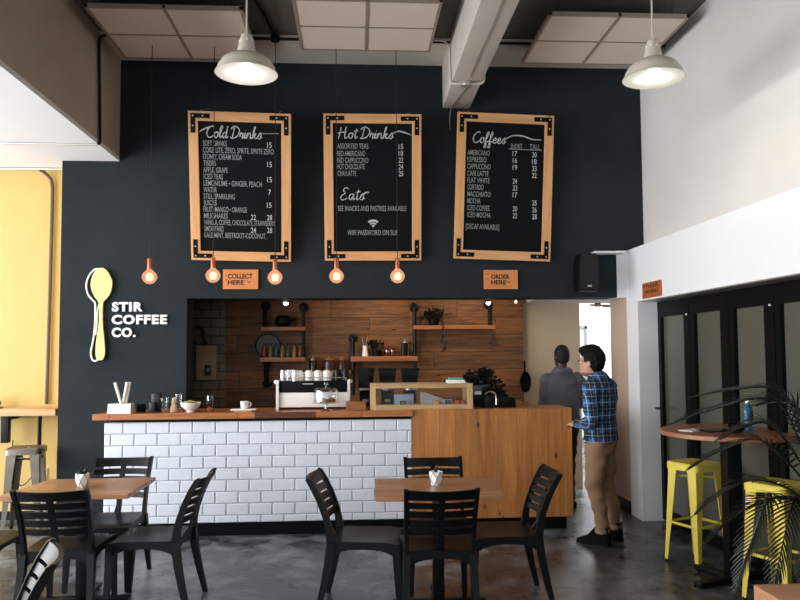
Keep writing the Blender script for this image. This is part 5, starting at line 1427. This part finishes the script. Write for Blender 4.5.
torso(q, [(.022, 0, -.117, .02, .026), (.036, 0, -.113, .047, .037), (.028, 0, -.09, .069, .054), (.024, 0, -.078, .067, .054)], 20); q.xf(M); q.build('stubble', mat('stubble', '#8a6351', .8, var=.3, vs=90), cu)

# barista ----------------------------------------------------------
BA = Vector((2.125, 7.52, 0)); hb = R(88)
ba = thing('person', 'person with short dark hair in grey jumper seen from behind behind the counter end', 'person', BA, hb); ba.scale = (.95, .95, .963)
HB = Vector((.015, .0, 1.60))
b = MB()
torso(b, [(0, 0, .8, .1, .15), (0, 0, .95, .1, .15), (0, 0, 1.1, .1, .15), (0, 0, 1.25, .11, .17), (0, 0, 1.37, .1, .18), (0, 0, 1.44, .06, .1), (0, 0, 1.48, .05, .055)])
b.tube([(0, 0, 1.42), (.005, 0, 1.5), (.01, 0, 1.56)], [.064, .06, .06], 16); headmesh(b, HB, 1, R(10))
arms = []
for s in (-1, 1):
    s_ = Vector((0, s*.165, 1.37)); e_ = Vector((.05, s*.2, 1.1)); w_ = Vector((.28, s*.12, 1.12)) if s > 0 else Vector((.26, s*.2, 1.14)); arms.append((s_, e_, w_))
    limb(b, [s_, e_], [.052, .038]); limb(b, [e_, w_], [.038, .025]); d_ = (w_-e_).normalized(); hand(b, w_, d_, (0, 0, -1), (0, -s, 0), 1, .6)
    limb(b, [(0, s*.07, .85), (.0, s*.07, .47), (-.02, s*.07, .08)], [.09, .055, .036]); b.ball((.05, s*.1, .04), 1, 12, (.12, .04, .035))
remesh(b, .008, 2).build('body', m_skin_d, ba, smooth=80)
b = MB()
torso(b, [(0, 0, .88, .135, .185), (0, 0, .94, .14, .19), (0, 0, 1.05, .135, .185), (0, 0, 1.2, .13, .18), (-.005, 0, 1.32, .125, .19), (-.01, 0, 1.38, .115, .165), (0, 0, 1.44, .085, .11), (0, 0, 1.49, .07, .078)], 28)
for s_, e_, w_ in arms: limb(b, [s_+Vector((0, 0, -.01)), e_], [.078, .064]); limb(b, [e_, w_], [.062, .045])
wrinkle(remesh(b, .01, 5), .018, 8, 5).build('grey_jumper', mat('grey_knit', '#5a5c62', .95, var=.1, bump=.3, bs=200), ba, smooth=80)
b = MB(); torso(b, [(-.01, 0, 1.44, .1, .12), (-.012, 0, 1.475, .1, .105), (-.0, 0, 1.49, .08, .085), (0, 0, 1.46, .07, .08)], 22); wrinkle(b, .008, 14).build('hood', mat('grey_knit_hood', '#5e6066', .95), ba)
b = MB(); torso(b, [(0, 0, .8, .12, .165), (0, 0, .93, .12, .17)], 22)
for s in (-1, 1): limb(b, [(0, s*.07, .85), (.01, s*.06, .47), (-.01, s*.06, .1)], [.1, .07, .055], 16)
wrinkle(remesh(b, .012, 4), .015, 8).build('black_trousers', mat('black_cotton', '#0f1012', .9), ba, smooth=80)
for s in (-1, 1):
    q = MB().box(-.1, .19, s*.07-.045, s*.07+.045, 0, .09, .03, 3); q.build('shoe', m_black, ba)
hair(ba, HB, R(10), False, mat('cropped_hair', '#0c0908', .8), .003, .93)

# ------------------------------------------------------------------ light
W = bpy.data.worlds.new('sky'); S.world = W; W.use_nodes = True
bg = W.node_tree.nodes['Background']; sky = W.node_tree.nodes.new('ShaderNodeTexSky'); sky.sky_type = 'HOSEK_WILKIE'; sky.turbidity = 4
sky.sun_direction = (-.6, -.4, .6)
W.node_tree.links.new(sky.outputs[0], bg.inputs[0]); bg.inputs[1].default_value = .6
def area(name, loc_, rot, sx, sy, e, col, spread=PI):
    L = bpy.data.lights.new(name, 'AREA'); L.shape = 'RECTANGLE'; L.size = sx; L.size_y = sy; L.energy = e; L.color = col; L.spread = spread
    o = bpy.data.objects.new(name, L); COL.objects.link(o); o.location = loc_; o.rotation_euler = rot; return o
# daylight at the left window wall and the street windows behind the camera
area('left_window_daylight', (-6.3, 2.4, 1.8), (0, -PI/2, 0), 2.8, 9.6, 800, (.93, .96, 1))
area('street_window_daylight', (-1.6, -2.9, 2.1), (PI/2, 0, 0), 9, 2.4, 70, (.93, .96, 1))
area('back_room_daylight', (6, 10.8, 3.3), (0, 0, 0), 5.5, 3.6, 420, (.97, .98, 1))
for x in (.2, 1.3):
    L = bpy.data.lights.new('kitchen_spot', 'SPOT'); L.energy = 28; L.color = (1, .74, .48); L.spot_size = 2.2; L.spot_blend = 1; L.shadow_soft_size = .05
    o = bpy.data.objects.new('kitchen_spot', L); COL.objects.link(o); o.location = (x, 7.55, 2.5); o.rotation_euler = (R(38), 0, 0)
vs = S.view_settings; vs.view_transform = 'Standard'; vs.look = 'None'; vs.gamma = 1; vs.use_curve_mapping = False; vs.exposure = .14
